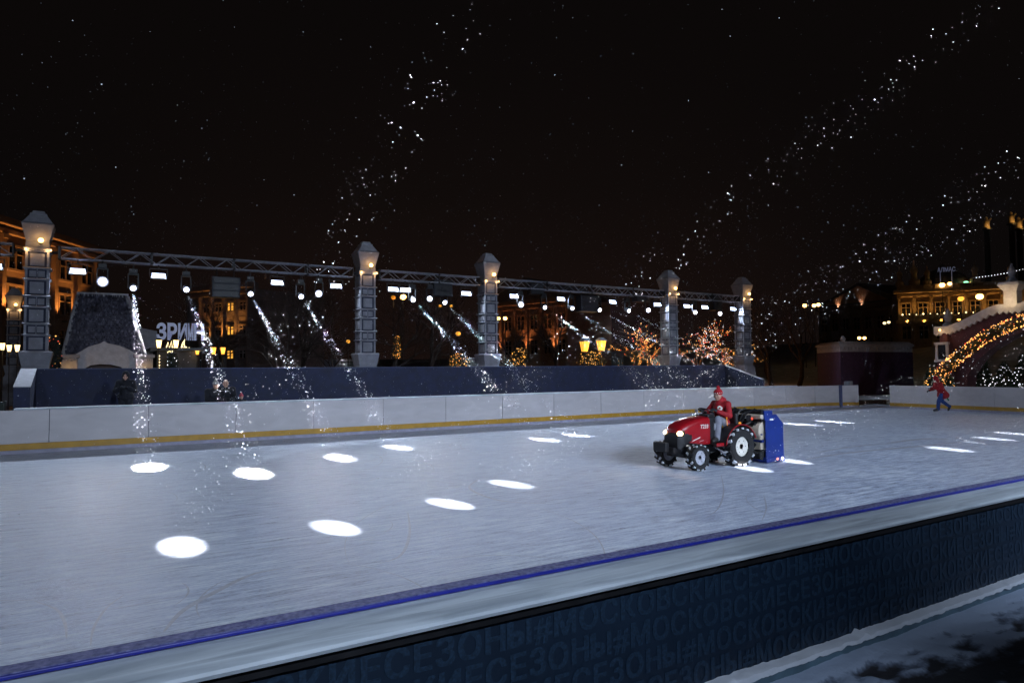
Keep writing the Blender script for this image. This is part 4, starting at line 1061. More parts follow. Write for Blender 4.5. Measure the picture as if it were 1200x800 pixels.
shrub(538, 415, 431, 37, 24, 100, 'low shrub with amber lights left of the middle pillar', ['g_fairy', 'g_or', 'g_amber'])
shrub(608, 408, 431, 37, 20, 90, 'rounded shrub with amber lights right of the middle pillar', ['g_fairy', 'g_fairy', 'g_amber'])
shrub(694, 412, 431, 33.5, 36, 120, 'wide shrub with amber lights beneath the twin lanterns', ['g_fairy', 'g_fairy', 'g_amber'])
shrub(62, 395, 432, 33, 12, 40, 'dark shrub with warm lights beside the leftmost pillar base', ['g_fairy', 'g_red'])
shrub(202, 414, 431, 34, 9, 60, 'small shrub with bluish white lights under the script sign', ['g_fairyw', 'g_tins'])

# ------------------------------------------------------------------ lanterns and street lamps
def lantern_post(u, v, Y, s_, pane, label, snow=True, group='lanterns on posts behind the wall', e=30):
    if s_ < .6: e = 7
    p = onY(u, v, Y)
    root = thing('street_lantern', label, 'lantern', (p.x, p.y, GZ), 0, group)
    z = p.z-GZ; h = .62*s_; wd = .46*s_
    MB().tube((0,0,0), (0,0,z-h*.5), .05*s_, .035*s_).lathe([(.12, 0), (.11, .3), (.06, .4)], (0,0,0), 12).build('post', MT['dark'], root, smooth=40)
    hd = MB().frus((0,0,z-h*.55), (wd*.62, wd*.62), (wd*.5, wd*.5), -.05).frus((0,0,z+h*.5), (wd*1.25, wd*1.25), (wd*.3, wd*.3), h*.3)
    for a in (-1, 1):
        for b in (-1, 1): hd.tube((a*wd*.31, b*wd*.31, z-h*.5), (a*wd*.5, b*wd*.5, z+h*.5), .016*s_, n=4)
    for a in (-1, 1): hd.tube((0, a*wd*.315, z-h*.5), (0, a*wd*.505, z+h*.5), .013*s_, n=4); hd.tube((a*wd*.315, 0, z-h*.5), (a*wd*.505, 0, z+h*.5), .013*s_, n=4)
    hd = hd.build('lantern_frame', MT['dark'], root)
    MB().frus((0,0,z-h*.5), (wd*.58, wd*.58), (wd*.96, wd*.96), h).build('pane', MT[pane], hd)
    if snow: MB().frus((0,0,z+h*.5+.012), (wd*1.3, wd*1.3), (wd*.5, wd*.5), h*.33).build('snow_cap', MT['snow'], hd, bevel=.03)
    lamp('POINT', 'lantern_lamp', (0, -wd*.9, z), energy=e, color=(1,.6,.22), size=.15, parent=root)
for u, v, Y, s_, pn, lb in ((685, 406, 33, .95, 'g_amber', 'left lantern of the snow capped amber twins'), (704.5, 405, 33, .95, 'g_amber', 'right lantern of the snow capped amber twins'),
     (186, 403, 33, .52, 'g_cream', 'cream white lantern left of the script sign'), (206, 403, 33, .52, 'g_cream', 'cream white lantern overlapping the script sign'),
     (231, 412, 35, .42, 'g_amber', 'small amber lantern alone right of the script sign'), (250, 411, 35, .5, 'g_amber', 'amber lantern, left one of the close pair beneath the lit tower'), (261, 411, 35, .5, 'g_amber', 'amber lantern, right one of the close pair beneath the lit tower'),
     (3, 406, 33, .42, 'g_cream', 'cream lantern at the left frame edge'), (11, 408, 33, .40, 'g_cream', 'middle cream lantern left of the leftmost pillar'), (20.5, 408, 33, .42, 'g_cream', 'cream lantern nearest the leftmost pillar')):
    lantern_post(u, v, Y, s_, pn, lb, snow=(s_ > .6))
def far_lamp(u, v, t, r, m_, label, e=0):
    p = atT(u, v, t); gz = GZ+hgt(p.x, p.y)
    root = thing('street_lamp', label, 'street lamp', (p.x, p.y, gz), 0, 'distant street lamps'); z = max(.6, p.z-gz)
    MB().tube((0,0,-.5), (0,0,z-r), .06, .04).build('post', MT['dark'], root)
    MB().sphere((0,0,z), (r, r, r*.85), 10, 8).build('globe', MT[m_], root, smooth=60)
    MB().lathe([(r*1.05, r*.7), (r*.5, r*1.0), (r*.2, r*1.1)], (0,0,z), 10).build('shade', MT['dark'], root)
    if e: lamp('POINT', 'street_lamp_light', (0, 0, z-.4-r), energy=e, color=(1,.6,.25), size=.2, parent=root)
for i, (u, v, t, r, m_, lb) in enumerate(((408, 400, 70, .20, 'g_amber', 'far amber street lamp left of the second pillar'), (438, 402, 70, .18, 'g_amber', 'far amber street lamp right of the second pillar'), (461, 348.5, 75, .26, 'g_or', 'far yellow street lamp under the paired floodlights'), (472.5, 348, 75, .34, 'g_warm', 'far bright street lamp under the paired floodlights'),
    (516, 358.5, 80, .18, 'g_amber', 'far lamp under the middle of the short truss'), (529, 358.5, 80, .18, 'g_amber', 'far lamp left of the middle pillar, right one of two'), (584, 373, 70, .20, 'g_warm', 'far lamp right behind the middle pillar'), (592, 373, 70, .20, 'g_warm', 'far lamp of the close pair right of the middle pillar'),
    (537, 391, 60, .22, 'g_amber', 'amber lamp over the low lit shrub'), (318, 374, 70, .15, 'g_amber', 'far amber lamp right of the lit tower'), (353, 391, 75, .17, 'g_amber', 'far amber lamp between third and fourth beam lights'), (373, 398, 75, .15, 'g_amber', 'far orange lamp near the second pillar foot'),
    (943, 358, 85, .26, 'g_warm', 'far warm lamp, left of the three by the pediment building'), (954, 358, 85, .24, 'g_warm', 'far warm lamp, middle of the three by the pediment building'), (959, 357, 85, .24, 'g_warm', 'far warm lamp, right of the three by the pediment building'),
    (1036.5, 378.5, 75, .17, 'g_cream', 'white lamp, left of the pair below the pediment'), (1041.5, 377.5, 75, .17, 'g_cream', 'white lamp, right of the pair below the pediment'), (1007, 396, 70, .17, 'g_warm', 'warm lamp, left of the pair above the plum pavilion'), (1013, 396, 70, .17, 'g_warm', 'warm lamp, right of the pair above the plum pavilion'),
    (1126, 350, 62, .26, 'g_amber', 'amber globe lamp in front of the theatre'), (1148, 347.5, 62, .30, 'g_warm', 'bright warm globe lamp left of the upper gate pier'), (1104, 334, 90, .34, 'g_warm', 'lamp under the theatre dome'), (1113, 332.5, 90, .26, 'g_warm', 'lamp right of the brightest theatre row'), (1132, 331.5, 90, .30, 'g_green', 'green lamp on the theatre front'), (1139, 332, 90, .30, 'g_warm', 'warm lamp right of the green theatre lamp'))):
    far_lamp(u, v, t, r, m_, lb, 30 if r > .25 else 0)

# ------------------------------------------------------------------ buildings
def building(name, label, p0, p1, z0, z1, cols, rows, wall, lit=(), depth=10, win=(.5, .55), pil=True, roof=None, cat='building', up=(), upz=None, upe=500, upc=(1,.42,.09), arch=False):
    p0 = Vector((p0.x, p0.y, 0)); p1 = Vector((p1.x, p1.y, 0)); L_ = (p1-p0).length; t = (p1-p0)/L_; n = Vector((t.y, -t.x, 0))   # n towards the viewer
    if n.dot(-p0) < 0: n = -n
    root = thing(name, label, cat, (p0.x, p0.y, 0), math.atan2(t.y, t.x))
    sy = -1 if (Matrix.Rotation(-math.atan2(t.y, t.x), 3, 'Z')@n).y < 0 else 1
    H = z1-z0
    MB().b2((0, 0, z0-6), (L_, -sy*depth, z1)).build('wall', MT[wall], root)
    cw = L_/cols; rh = H/(rows+.35)
    if pil:
        m = MB()
        for k in range(cols+1):
            x = min(max(k*cw, cw*.08), L_-cw*.08); m.box((x, sy*.16, (z0+z1)/2-.3), (cw*.14, .32, H-.6)); m.box((x, sy*.2, z1-.7), (cw*.2, .42, .3)); m.box((x, sy*.2, z0+.3), (cw*.2, .42, .5))
        m.build('pilasters', MT[wall], root)
    MB().box((L_/2, sy*.3-sy*.2, z1+.25), (L_+.9, 1.2, .5)).box((L_/2, sy*.12, z1-.35), (L_+.3, .5, .3)).build('cornice', MT[wall], root, bevel=.05)
    for r_ in range(rows):
        for k in range(cols):
            x = (k+.5)*cw; z = z0+(r_+.62)*rh; wx, wz = cw*win[0], rh*win[1]
            fm = MB()
            for a, b, c, d in ((x-wx/2-.12, x-wx/2, z-wz/2, z+wz/2), (x+wx/2, x+wx/2+.12, z-wz/2, z+wz/2), (x-wx/2-.2, x+wx/2+.2, z+wz/2, z+wz/2+.18), (x-wx/2-.2, x+wx/2+.2, z-wz/2-.16, z-wz/2), (x-.04, x+.04, z-wz/2, z+wz/2), (x-wx/2, x-.04, z+wz*.15, z+wz*.15+.07), (x+.04, x+wx/2, z+wz*.15, z+wz*.15+.07)):
                fm.b2((a, sy*.003, c), (b, sy*.14, d))
            fr = fm.build('window', MT[wall], root)
            MB().b2((x-wx/2, sy*.004, z-wz/2), (x+wx/2, sy*.05, z+wz/2)).build('pane', MT['g_win' if (k, r_) in lit else 'glass'], fr)
    if roof: roof(root, L_, sy, z1, depth)
    for f_ in up:
        zz = upz if upz is not None else z0+.6
        lamp('SPOT', 'up_light', (f_*L_, sy*.75, zz), (f_*L_, sy*.1, zz+6), upe, upc, .1, 75, .8, parent=root)
        MB().box((f_*L_, sy*.75, zz-.16), (.25, .25, .14)).build('up_light_box', MT['dark'], root)
    return root
def hip(root, L_, sy, z1, depth):
    MB().add([(-.5, sy*.5, z1+.5), (L_+.5, sy*.5, z1+.5), (L_+.5, -sy*depth, z1+.5), (-.5, -sy*depth, z1+.5), (depth*.4, -sy*depth*.5, z1+3), (L_-depth*.4, -sy*depth*.5, z1+3)],
             [(0,1,5,4), (1,2,5), (2,3,4,5), (3,0,4), (0,3,2,1)]).build('roof', MT['roofing'], root)
A = atT(0, 435, 45); B = atT(110, 434, 55.7)
building('hotel', 'orange uplit hotel front behind the leftmost pillar', A-(B-A)*1.3, B, .3, 12.0, 9, 4, 'facade', lit={(6, 3), (6, 2), (6, 1), (0, 2), (2, 1)}, depth=14, roof=hip, up=(.40, .475, .555, .635, .71, .79, .88), upz=6.2, upe=950)
A = atT(222, 433, 64); B = atT(293, 432, 60)
building('tower_block', 'dark hotel block with amber windows behind the tinsel sign', A, B, .3, 9.6, 5, 4, 'facade2', lit={(3, 3), (3, 2), (3, 1)}, depth=9, win=(.5, .32), roof=None, up=(.40, .60, .85), upz=5.0, upe=650)
A = atT(575, 430, 82); B = atT(668, 430, 74)
def gable(root, L_, sy, z1, depth):
    MB().prism([(-.8, 0), (L_+.8, 0), (L_*.5, 2.6)], (0, sy*.6, z1+.52), (1,0,0), (0,0,1), (0, -sy*(depth+.6), 0)).build('roof', MT['facade2'], root)
building('hillside_house', 'brown lit house behind bare branches right of the middle pillar', A, B, 3, 9.6, 6, 2, 'facade', lit=(), depth=8, roof=gable, up=(.15, .5, .85), upz=4.2, upe=800, upc=(1,.36,.12))
A = atT(962, 428, 108); B = atT(1056, 427, 96)
def pediment(root, L_, sy, z1, depth):
    MB().prism([(-1, 0), (L_+1, 0), (L_*.56, 3.2)], (0, sy*.6, z1+.52), (1,0,0), (0,0,1), (0, -sy*(depth+.6), 0)).build('roof', MT['roofing'], root)
    MB().prism([(1.2, .25), (L_-1.2, .25), (L_*.56, 2.7)], (0, sy*.62, z1+.52), (1,0,0), (0,0,1), (0, sy*.1, 0)).build('gable_front', MT['facade'], root)
building('pediment_house', 'dim building with broad pale pediment behind the plum pavilion', A, B, 3.5, 11.0, 7, 2, 'facade2', depth=10, roof=pediment, up=(.3, .6), upz=11.3, upe=700, upc=(1,.55,.32))
A = atT(1054, 427, 92); B = atT(1290, 425, 84)
def theatre_roof(root, L_, sy, z1, depth):
    m = MB(); m.b2((0, 0, z1+.5), (L_, sy*-.3, z1+1.1))
    for k in range(16): m.box((L_*(k+.5)/16, sy*.0, z1+.8), (L_/16*.5, .5, .55))
    m.build('balustrade', MT['facade3'], root)
    for k, (f_, s_) in enumerate(((.02, 1), (.10, 1.3), (.17, 1), (.42, 1.1), (.60, 1), (.9, 1.2))):
        MB().lathe([(.5*s_, 0), (.55*s_, .5*s_), (.3*s_, .7*s_), (.25*s_, 1.2*s_), (.38*s_, 1.5*s_), (.3*s_, 1.8*s_), (.08*s_, 2.1*s_), (.04*s_, 2.6*s_)], (f_*L_, -sy*.6, z1+1.1), 10).build('finial', MT['facade3'], root, smooth=40)
    MB().lathe([(3.4, 0), (3.3, .8), (2.7, 1.8), (1.6, 2.6), (.5, 3.0), (.15, 3.6)], (L_*.28, -sy*4, z1+.6), 20).build('dome', MT['roofing'], root, smooth=40)
th_ = building('theatre', 'ornate amber lit theatre with dome and finials on the right hill', A, B, 1.8, 12.0, 11, 3, 'facade3', lit={(4, 0), (7, 1), (2, 0)}, depth=14, roof=theatre_roof, up=(.045, .136, .227, .318, .41, .50, .59, .68), upz=7.9, upe=620, upc=(1,.46,.10))
m = MB(); Lth = (Vector((B.x, B.y, 0))-Vector((A.x, A.y, 0))).length
for k in range(26): m.octa((Lth*(.02+.96*k/26), -.9, 9.1+.05*math.sin(k*2.2)), .09+.05*(k % 3 == 0))
tag(m.build('lamp_row', MT['g_cream'], th_, fix=False), kind='stuff')
m = MB()
for k in range(40):
    f_ = k/39; m.octa((Lth*(.40+.6*f_), -.5, 13.6+4.2*f_-1.6*math.sin(PI*f_)*.6), .06)
tag(m.build('string_lights', MT['g_fairyw'], th_, fix=False), kind='stuff')
MB().tube((Lth*.40, -.5, 12.5), (Lth*.40, -.5, 13.7), .05).tube((Lth*.995, -.5, 12.5), (Lth*.995, -.5, 17.9), .06).build('string_pole', MT['dark'], th_)
for f_ in (.09, .18, .27, .36, .45, .64):
    lamp('SPOT', 'up_light', (f_*Lth, -.9, 2.6), (f_*Lth, -.1, 8), 420, (1, .45, .10), .1, 80, .8, parent=th_)
m = MB().b2((-.3, -.55, 8.0), (Lth+.3, -.02, 8.35))
for k in range(60): m.box((Lth*(k+.5)/60, -.3, 7.88), (.3, .5, .2))
m.build('string_course', MT['facade3'], th_)
vs, fs = text_mb('АЛМАС', 1.0, .04, bold=.01)
MB().add([(Lth*.215+v.x*.55, -.6-v.z, 14.6+v.y*.8) for v in vs], fs).tube((Lth*.23, -.5, 12.4), (Lth*.23, -.5, 14.8), .04).tube((Lth*.29, -.5, 12.4), (Lth*.29, -.5, 14.8), .04).build('roof_sign', MT['g_tins'], th_, fix=False)
# lit statues on columns behind the theatre
for u, v, lb in ((1156, 263, 'lit gilded statue, lowest left of three above the theatre'), (1185, 257, 'lit gilded statue, highest of three above the theatre'), (1194, 263, 'lit gilded statue nearest the right frame edge')):
    p = atT(u, v, 118); r = thing('statue', lb, 'statue', (p.x, p.y, 0), 0, 'gilded statues above the theatre')
    MB().tube((0,0,3), (0,0,p.z-1), .5, .4, 12).lathe([(.7, p.z-1), (.8, p.z-.8), (.5, p.z-.7)], (0,0,0), 12).build('column', MT['roofing'], r)
    MB().lathe([(.55, p.z-.7), (.45, p.z), (.5, p.z+.5), (.2, p.z+.8), (.27, p.z+1.05), (.05, p.z+1.35)], (0,0,0), 10).cap((.2,-.3,p.z+.6), (.7,-.4,p.z+1.0), .12).build('figure', MT['facade3'], r, smooth=50)
    lamp('SPOT', 'statue_light', (-1.0, -1.4, p.z-1.2), (0,0,p.z+.3), 190, (1,.55,.15), .1, 60, .5, parent=r)

# roofed entrance pavilion at the left
Yp = 36.0
ga, gb = onY(76, 415, Yp), onY(169, 415, Yp); ta, tb = onY(92, 342, Yp), onY(149, 344, Yp)
pv_ = thing('entrance_pavilion', 'shingled mansard roof pavilion with white arched parapet at the left', 'pavilion', (0,0,0))
m = MB(); z0, z1 = ga.z, ta.z
m.add([(ga.x, Yp, z0), (gb.x, Yp, z0), (gb.x, Yp+7, z0), (ga.x, Yp+7, z0), (ta.x, Yp+1.6, z1), (tb.x, Yp+1.6, z1), (tb.x, Yp+5.4, z1), (ta.x, Yp+5.4, z1)], [(0,3,2,1),(4,5,6,7),(0,1,5,4),(1,2,6,5),(2,3,7,6),(3,0,4,7)])
m.build('roof', MT['shingle'], pv_)
m = MB(); RS2 = random.Random(9); nr = 26
for r_ in range(nr):
    f0 = r_/nr; zc = z0+(z1-z0)*f0; y = Yp+1.6*f0; xa = ga.x+(ta.x-ga.x)*f0; xb = gb.x+(tb.x-gb.x)*f0; nn = 30
    for k in range(nn):
        w_ = (xb-xa)/nn; x = xa+w_*(k+.5+.5*(r_ % 2)*.9)+RS2.uniform(-.04,.04)
        if x+w_*.5 > xb: continue
        m.box((x, y-.05+RS2.uniform(-.02,.02), zc+.12), (w_*RS2.uniform(.80, .97), .06, (z1-z0)/nr*RS2.uniform(.95, 1.15)), rot=Matrix.Rotation(-.36-RS2.uniform(-.05, .10), 3, 'X'), m=RS2.choice((0,0,1,2)))
m.build('shingles', [MT['shingle'], mat('shingle_frost', (.15,.15,.20), .85, .45, 6), mat('shingle_dark', (.085,.085,.125), .85, .4, 6)], pv_)
m = MB(); m.tube((gb.x+.08, Yp-.05, z0-.2), (tb.x+.05, Yp+1.55, z1), .10).tube((ga.x-.08, Yp-.05, z0-.2), (ta.x-.05, Yp+1.55, z1), .10).b2((ta.x-.1, Yp+1.5, z1-.02), (tb.x+.1, Yp+5.5, z1+.16)); m.build('ridge_trim', MT['cornice'], pv_)
def plane_poly(pts, Y): return [(onY(u, v, Y).x, onY(u, v, Y).z) for u, v in pts]
ar = [(84, 418), (92, 413), (104, 406), (118, 402), (122, 399.5), (126, 402), (140, 405), (152, 410), (163, 417), (163, 434)]+[(146, 434), (142, 430), (130, 427), (117, 426.5), (106, 428), (98, 432), (96, 434), (84, 434)]
MB().prism(plane_poly(ar, Yp-.9), (0, Yp-.9, 0), (1,0,0), (0,0,1), (0, .5, 0)).build('parapet', MT['cornice'], pv_)
MB().b2((ga.x, Yp-.3, GZ), (gb.x, Yp+6.8, z0)).build('wall', MT['facade2'], pv_)
for a, b in ((71, 91), (159, 179)):
    q0, q1 = onY(a, 419, Yp-1.2), onY(b, 419, Yp-1.2)
    pr = MB().b2((q0.x, Yp-1.2, GZ), (q1.x, Yp-.35, q0.z)).b2((q0.x-.08, Yp-1.29, q0.z+.003), (q1.x+.08, Yp-.30, q0.z+.14)); 
    for k in range(9): pr.box((q0.x+(q1.x-q0.x)*(k+.5)/9, Yp-1.235, q0.z-.1), (.04, .06, .1))
    pr.build('pier', MT['stone'], pv_, bevel=.01)
    lamp('POINT', 'pier_light', ((q0.x+q1.x)/2, Yp-1.5, 2.30), energy=3.5, color=(1,.55,.15), size=.06, parent=pv_)
    MB().sphere(((q0.x+q1.x)/2, Yp-1.52, 2.22), .07, 8, 6).build('pier_lamp', MT['g_warm'], pv_)
q0, q1 = onY(163, 386, Yp+2), onY(183, 386, Yp+2)
tag(MB().prism(plane_poly([(163, 384), (184, 388), (184, 436), (163, 436)], Yp+2), (0, Yp+2, 0), (1,0,0), (0,0,1), (0, 3, 0)).build('annex_wall', MT['stone'], None), 'plain pale annex wall right of the shingled roof', 'wall')
# tinsel letters and script sign over a dark stall
Ys = 38.0
sgn = thing('letter_sign', 'sloping sign of big white tinsel letters above the lanterns', 'sign', (0,0,0))
q0, q1 = onY(183, 397, Ys), onY(241.5, 397, Ys); qt = onY(200, 381, Ys)
hh = 0.86
x = q0.x; tot = q1.x-q0.x
for ch, wf in (('З', .215), ('Р', .205), ('И', .19), ('М', .12), ('Н', .23)):
    vs, fs = text_mb(ch, 1.0, .06, bold=.035); x0 = min(v.x for v in vs); x1 = max(v.x for v in vs); y0 = min(v.y for v in vs); y1 = max(v.y for v in vs)
    wv = tot*wf*.92
    MB().add([(x+(v.x-x0)/(x1-x0)*wv, Ys-v.z, q0.z-.05+(v.y-y0)/(y1-y0)*hh) for v in vs], fs).build('letter', MT['g_tins'], sgn, fix=False); x += tot*wf*1.02
m = MB()
for f_ in (.1, .5, .9): m.tube((q0.x+tot*f_, Ys+.12, GZ), (q0.x+tot*f_, Ys+.12, q0.z+.5), .04)
m.tube((q0.x, Ys+.12, q0.z), (q1.x, Ys+.12, q0.z), .03).build('sign_frame', MT['dark'], sgn)
Yk = 35.0; k0, k1 = onY(184, 400, Yk), onY(232, 400, Yk)
kio = thing('stall', 'dark market stall with a cream script sign under the tinsel letters', 'stall', (0,0,0))
MB().b2((k0.x, Yk, GZ), (k1.x, Yk+2.5, 3.15)).build('body', MT['roofing'], kio); MB().b2((k0.x-.3, Yk-.5, 3.153), (k1.x+.3, Yk+2.7, 3.28)).build('canopy', MT['dark'], kio)
sc_m = MB()
for pts in ([(194, 410), (197, 401), (198.5, 408), (201, 399.5), (202, 408), (204, 405), (203, 409)], [(212, 409), (214, 402), (216.5, 397.5), (215.5, 403), (217, 408)], [(211, 409), (214, 406), (216, 409), (218, 406), (220, 409), (222, 407)], [(196, 413), (199, 411), (201, 416), (202.5, 408)]):
    sc_m.path([(onY(u, v, Yk-.14).x, Yk-.14, onY(u, v, Yk-.14).z) for u, v in pts], .022, 5)
sc_m.build('script_sign', MT['g_cream'], kio)
m = MB()
for u in (186.5, 206.5):
    for k in range(5): 
        q = onY(u, 417+k*3.6, Yk-.2); m.octa((q.x, Yk-.2, q.z), .045)
tag(m.build('fairy_lights', MT['g_cream'], kio, fix=False), kind='stuff')

# plum pavilion beside the gate opening
A, B, C_ = atT(958, 428, 47.5), atT(985, 428, 43.5), atT(1070, 428, 46.5)
A.z = B.z = C_.z = 0; D_ = A+C_-B
pp_ = thing('gate_pavilion', 'plum coloured flat pavilion with a snowy white cornice', 'pavilion', (0,0,0))
def ring(sc_, z0, z1):
    c = (A+C_)/2; q = [c+(p-c)*sc_ for p in (A, B, C_, D_)]
    return [(p.x, p.y, z0) for p in q], [(p.x, p.y, z1) for p in q]
def rbox(sa, sb_, z0, z1): 
    a, _ = ring(sa, z0, z0); b, _ = ring(sb_, z1, z1)
    return MB().add(a+b, [(0,3,2,1),(4,5,6,7),(0,1,5,4),(1,2,6,5),(2,3,7,6),(3,0,4,7)])
rbox(1, 1, 0, 3.12).build('wall', MT['plum'], pp_)
m = rbox(1.0, 1.0, 3.123, 3.50)
b = rbox(1.03, 1.04, 3.503, 3.62); m.add(b.v, b.f); b = rbox(1.03, .93, 3.623, 3.80); m.add(b.v, b.f)
for P_, Q_ in ((A, B), (B, C_)):
    n = int((Q_-P_).length/.32); t = (Q_-P_).normalized(); o = Vector((t.y, -t.x, 0)); o = o if o.dot(-P_) > 0 else -o
    for k in range(n): m.box(P_+t*(k+.5)*.32+o*.03+Vector((0,0,3.36)), (.17, .06, .12), math.atan2(t.y, t.x))
m.build('cornice', MT['cornice'], pp_)
MB().lathe([(.12, 3.8), (.18, 3.95), (.05, 4.15)], B+(D_-B)*.06, 10).build('finial', MT['cornice'], pp_, smooth=40)

# gate wall with swooping coping
GX = 41.0
gw = thing('gate_wall', 'maroon gate wall with swooping white coping and lit piers at right', 'gate', (0,0,0))
def gp(pts): return [(-onX(u, v, GX).y, onX(u, v, GX).z) for u, v in pts]
top = [(1101, 392), (1117, 389), (1134, 381), (1152, 372), (1168, 366), (1190, 362), (1215, 350), (1262, 344)]
bot = [(1262, 372), (1235, 378), (1205, 386), (1182, 396), (1162, 408), (1146, 422), (1134, 440), (1132, 470), (1101, 470)]
MB().prism(gp(top+bot), (GX, 0, 0), (0,-1,0), (0,0,1), (1.0, 0, 0)).build('wall', MT['maroon'], gw)
ctop = [(1096, 383), (1112, 382), (1128, 376), (1146, 367), (1160, 360), (1170, 357), (1198, 355), (1215, 342), (1262, 336)]
cb = gp(ctop); lower = [(y, z-.40) for y, z in cb]
teeth = []
for i in range(len(lower)-1, 0, -1):
    (y0, z0), (y1, z1) = lower[i], lower[i-1]; n = max(1, int(abs(y1-y0)/.22))
    for k in range(n):
        a = k/n; teeth.append((y0+(y1-y0)*a, z0+(z1-z0)*a)); a = (k+.5)/n; teeth.append((y0+(y1-y0)*a, z0+(z1-z0)*a-.14))
teeth.append(lower[0])
MB().prism(cb+teeth, (GX-.18, 0, 0), (0,-1,0), (0,0,1), (1.36, 0, 0)).build('coping', MT['cornice'], gw)
def gpier(u0, u1, vt, vb, nm):
    a, b = onX(u0, vt, GX), onX(u1, vt, GX); zb = onX(u0, vb, GX).z; w_ = abs(a.y-b.y); yc = (a.y+b.y)/2; h = a.z-zb
    m = MB(); m.frus((GX+.4, yc, zb), (w_*.8, w_*.8), (w_*.8, w_*.8), h*.6); m.frus((GX+.4, yc, zb+h*.6), (w_*.8, w_*.8), (w_*1.25, w_*1.25), h*.25); m.frus((GX+.4, yc, zb+h*.852), (w_*1.3, w_*1.3), (w_*1.2, w_*1.2), h*.15)
    o = m.build(nm, MT['cornice'], gw, bevel=.02)
    MB().lathe([(w_*.35, 0), (w_*.30, .12), (w_*.14, .25), (w_*.22, .45), (w_*.25, .6), (w_*.12, .8), (.03, 1.0)], (GX+.4, yc, a.z+.0), 12).build('finial', MT['stone'], o, smooth=40)
    return yc, zb, w_, h
yc, zb, w_, h = gpier(1172, 1192, 331, 357, 'pier')
lamp('POINT', 'pier_light', (GX-.25-w_*.4, yc, zb+.25), energy=22, color=(1,.7,.36), size=.08, parent=gw)
a = onX(1108, 383, GX); wl = onX(1101, 383, GX).y-onX(1116, 383, GX).y
MB().frus((GX+.1, a.y, 0), (1.0, wl), (1.0, wl), onX(1108, 402, GX).z).build('pier', MT['maroon'], gw, bevel=.02)
zc = onX(1108, 402, GX).z
MB().lathe([(wl*.48, 0), (wl*.46, .25), (wl*.36, .55), (wl*.18, .75), (.03, .82)], (GX+.05, a.y, zc), 18).build('half_dome', MT['maroon'], gw, smooth=40)
zt = onX(1108, 404, GX).z; zb2 = onX(1108, 421, GX).z
m = MB(); m.b2((GX-.52, a.y-wl*.5, zb2), (GX-.40, a.y-wl*.32, zt)); m.b2((GX-.52, a.y+wl*.32, zb2), (GX-.40, a.y+wl*.5, zt)); m.b2((GX-.56, a.y-wl*.56, zt+.003), (GX-.38, a.y+wl*.56, zt+.14)); m.b2((GX-.56, a.y-wl*.56, zb2-.14), (GX-.38, a.y+wl*.56, zb2-.003))
nf_ = m.build('window', MT['cornice'], gw); MB().b2((GX-.47, a.y-wl*.315, zb2), (GX-.44, a.y+wl*.315, zt)).build('pane', MT['glass'], nf_)
MB().lathe([(.30, 0), (.26, .12), (.12, .25), (.2, .45), (.22, .6), (.1, .8), (.03, 1.0)], (GX+.3, a.y, onX(1108, 382, GX).z), 12).build('finial', MT['stone'], gw, smooth=40)
lamp('POINT', 'dome_light', (GX-.75, a.y, onX(1108, 389, GX).z), energy=7, color=(1,.55,.2), size=.05, parent=gw)
MB().sphere((GX-.62, a.y, onX(1108, 387, GX).z), .05, 8, 6).build('dome_lamp', MT['g_warm'], gw)
tag(MB().b2((49, 6, GZ), (50, 19.5, 4.6)).build('passage_wall', MT['facade2'], None), 'dim grey wall seen through the gate arch', 'wall')
# garland arch
gar = thing('garland_arch', 'arched fir garland thick with amber and red fairy lights', 'garland', (0,0,0))
gx = 39.6
gpx = [(1098, 458), (1101, 446), (1108, 434), (1120, 423), (1136, 410), (1154, 397), (1174, 386), (1196, 377), (1225, 369), (1260, 364)]
gpt = [onX(u, v, gx) for u, v in gpx]
RG = random.Random(17); lf = MB(); rb = MB(); f1 = MB(); f2 = MB(); N_ = 900
seglen = [(gpt[i+1]-gpt[i]).length for i in range(len(gpt)-1)]; TL = sum(seglen)
def along(s_):
    for i, l in enumerate(seglen):
        if s_ <= l or i == len(seglen)-1: return gpt[i].lerp(gpt[i+1], s_/l), (gpt[i+1]-gpt[i]).normalized()
        s_ -= l
for k in range(2600):
    p, t = along(RG.random()*TL); n1 = t.orthogonal().normalized(); n2 = t.cross(n1); a = RG.uniform(0, 2*PI); r_ = .30*math.sqrt(RG.random()); q = p+n1*r_*math.cos(a)+n2*r_*math.sin(a)
    d = Vector((RG.gauss(0,1), RG.gauss(0,1), RG.gauss(0,1))).normalized()*.14; e_ = d.orthogonal().normalized()*.03
    (lf if RG.random() < .8 else rb).add([q-d, q+e_, q+d, q-e_], [(0,1,2,3)])
for k in range(470):
    edge = RG.random() < .72; s_ = RG.random()**1.25*TL; p, t = along(s_); up = Vector((1,0,0)).cross(t).normalized()
    o = up*(RG.choice((-1, 1))*.28+RG.gauss(0, .035)) if edge else up*RG.uniform(-.26, .26)
    q = p+o+Vector((-RG.uniform(.1, .42), 0, 0)); (f1 if RG.random() < .85 else f2).octa(q, RG.uniform(.018, .045))
MB().path(gpt, .07, 8).build('arch_frame', MT['dark'], gar)
lf.build('greenery', MT['needle'], gar, fix=False); rb.build('ribbons', MT['maroon'], gar, fix=False)
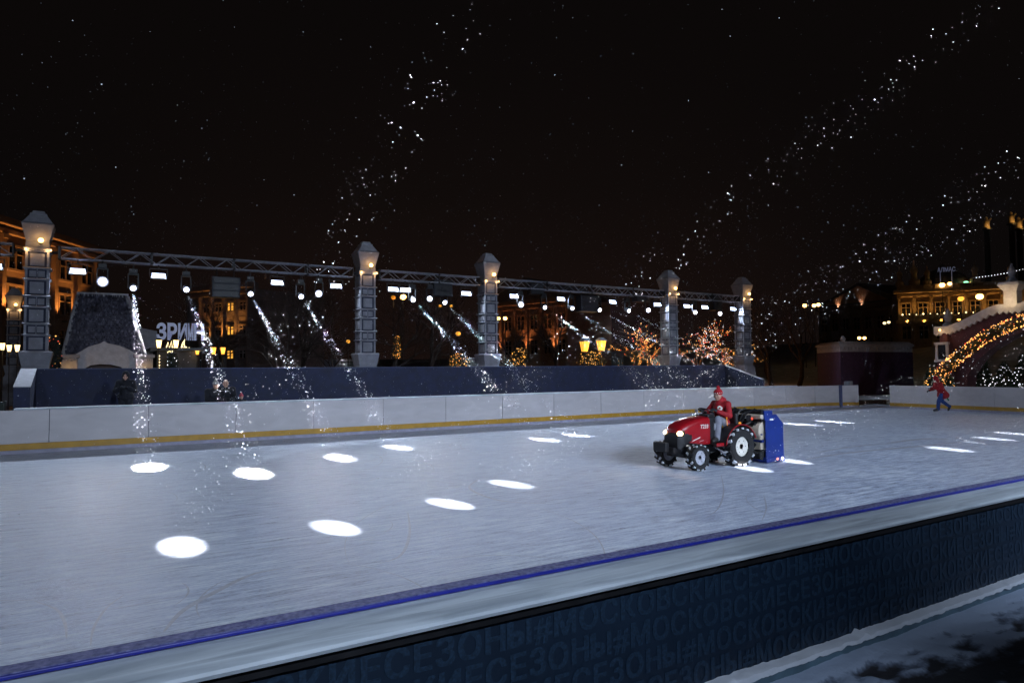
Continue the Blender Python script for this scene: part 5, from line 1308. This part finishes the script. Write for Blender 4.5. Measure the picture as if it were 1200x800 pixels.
tag(f1.build('fairy_lights', MT['g_fairy'], gar, fix=False), kind='stuff'); tag(f2.build('red_lights', MT['g_red'], gar, fix=False), kind='stuff')
for s_ in (.08, .25, .45, .65, .85):
    p, t = along(s_*TL); lamp('POINT', 'garland_glow', p+Vector((-.7, 0, 0)), energy=9, color=(1,.5,.15), size=.3, parent=gar)
def fir(u, vt, vb, X, wpx, fy, n, label, bulb=.03):
    b = onX(u, vb, X); t = onX(u, vt, X); h = t.z-GZ; wd = wpx*X/850/2
    root = thing('fir_tree', label, 'tree', (b.x, b.y, GZ), 0, 'decorated fir trees by the gate'); R_ = random.Random(int(u*7)); m = MB()
    MB().tube((0,0,0), (0,0,h), .07, .015).build('trunk', MT['bark'], root)
    for k in range(1500):
        z = R_.random()**1.3; a = R_.uniform(0, 2*PI); tier = 1-.25*((z*7) % 1); rr = wd*(1-z)*tier*(.35+.65*math.sqrt(R_.random())); p = Vector((rr*math.cos(a), rr*math.sin(a), .15+z*(h-.15)))
        d = Vector((math.cos(a), math.sin(a), -.35))*.16+Vector((R_.gauss(0,.05), R_.gauss(0,.05), R_.gauss(0,.05))); e_ = d.orthogonal().normalized()*.035
        m.add([p-d*.5, p+e_, p+d, p-e_], [(0,1,2,3)])
    m.build('crown', MT['needle'], root, fix=False)
    fm = MB()
    for k in range(n):
        z = R_.random()**1.2; a = R_.uniform(0, 2*PI); rr = wd*(1-z)*1.05; fm.octa((rr*math.cos(a), rr*math.sin(a), .2+z*(h-.2)), bulb*R_.uniform(.5, 1.2))
    tag(fm.build('fairy_lights', MT[fy], root, fix=False), kind='stuff')
fir(1091, 432, 462, 38.4, 24, 'g_fairy', 90, 'small fir with amber lights behind the skater')
fir(1112, 440, 465, 38.6, 22, 'g_fairy', 60, 'low fir with amber lights right of the skater')
fir(1152, 402, 462, 43.5, 26, 'g_fairyw', 60, 'dark fir with few white lights inside the gate arch')
fir(1178, 424, 462, 42.6, 40, 'g_fairyw', 120, 'broad fir with many white lights inside the gate arch')
fir(1200, 415, 462, 44.0, 36, 'g_fairyw', 90, 'fir with white lights at the right frame edge')
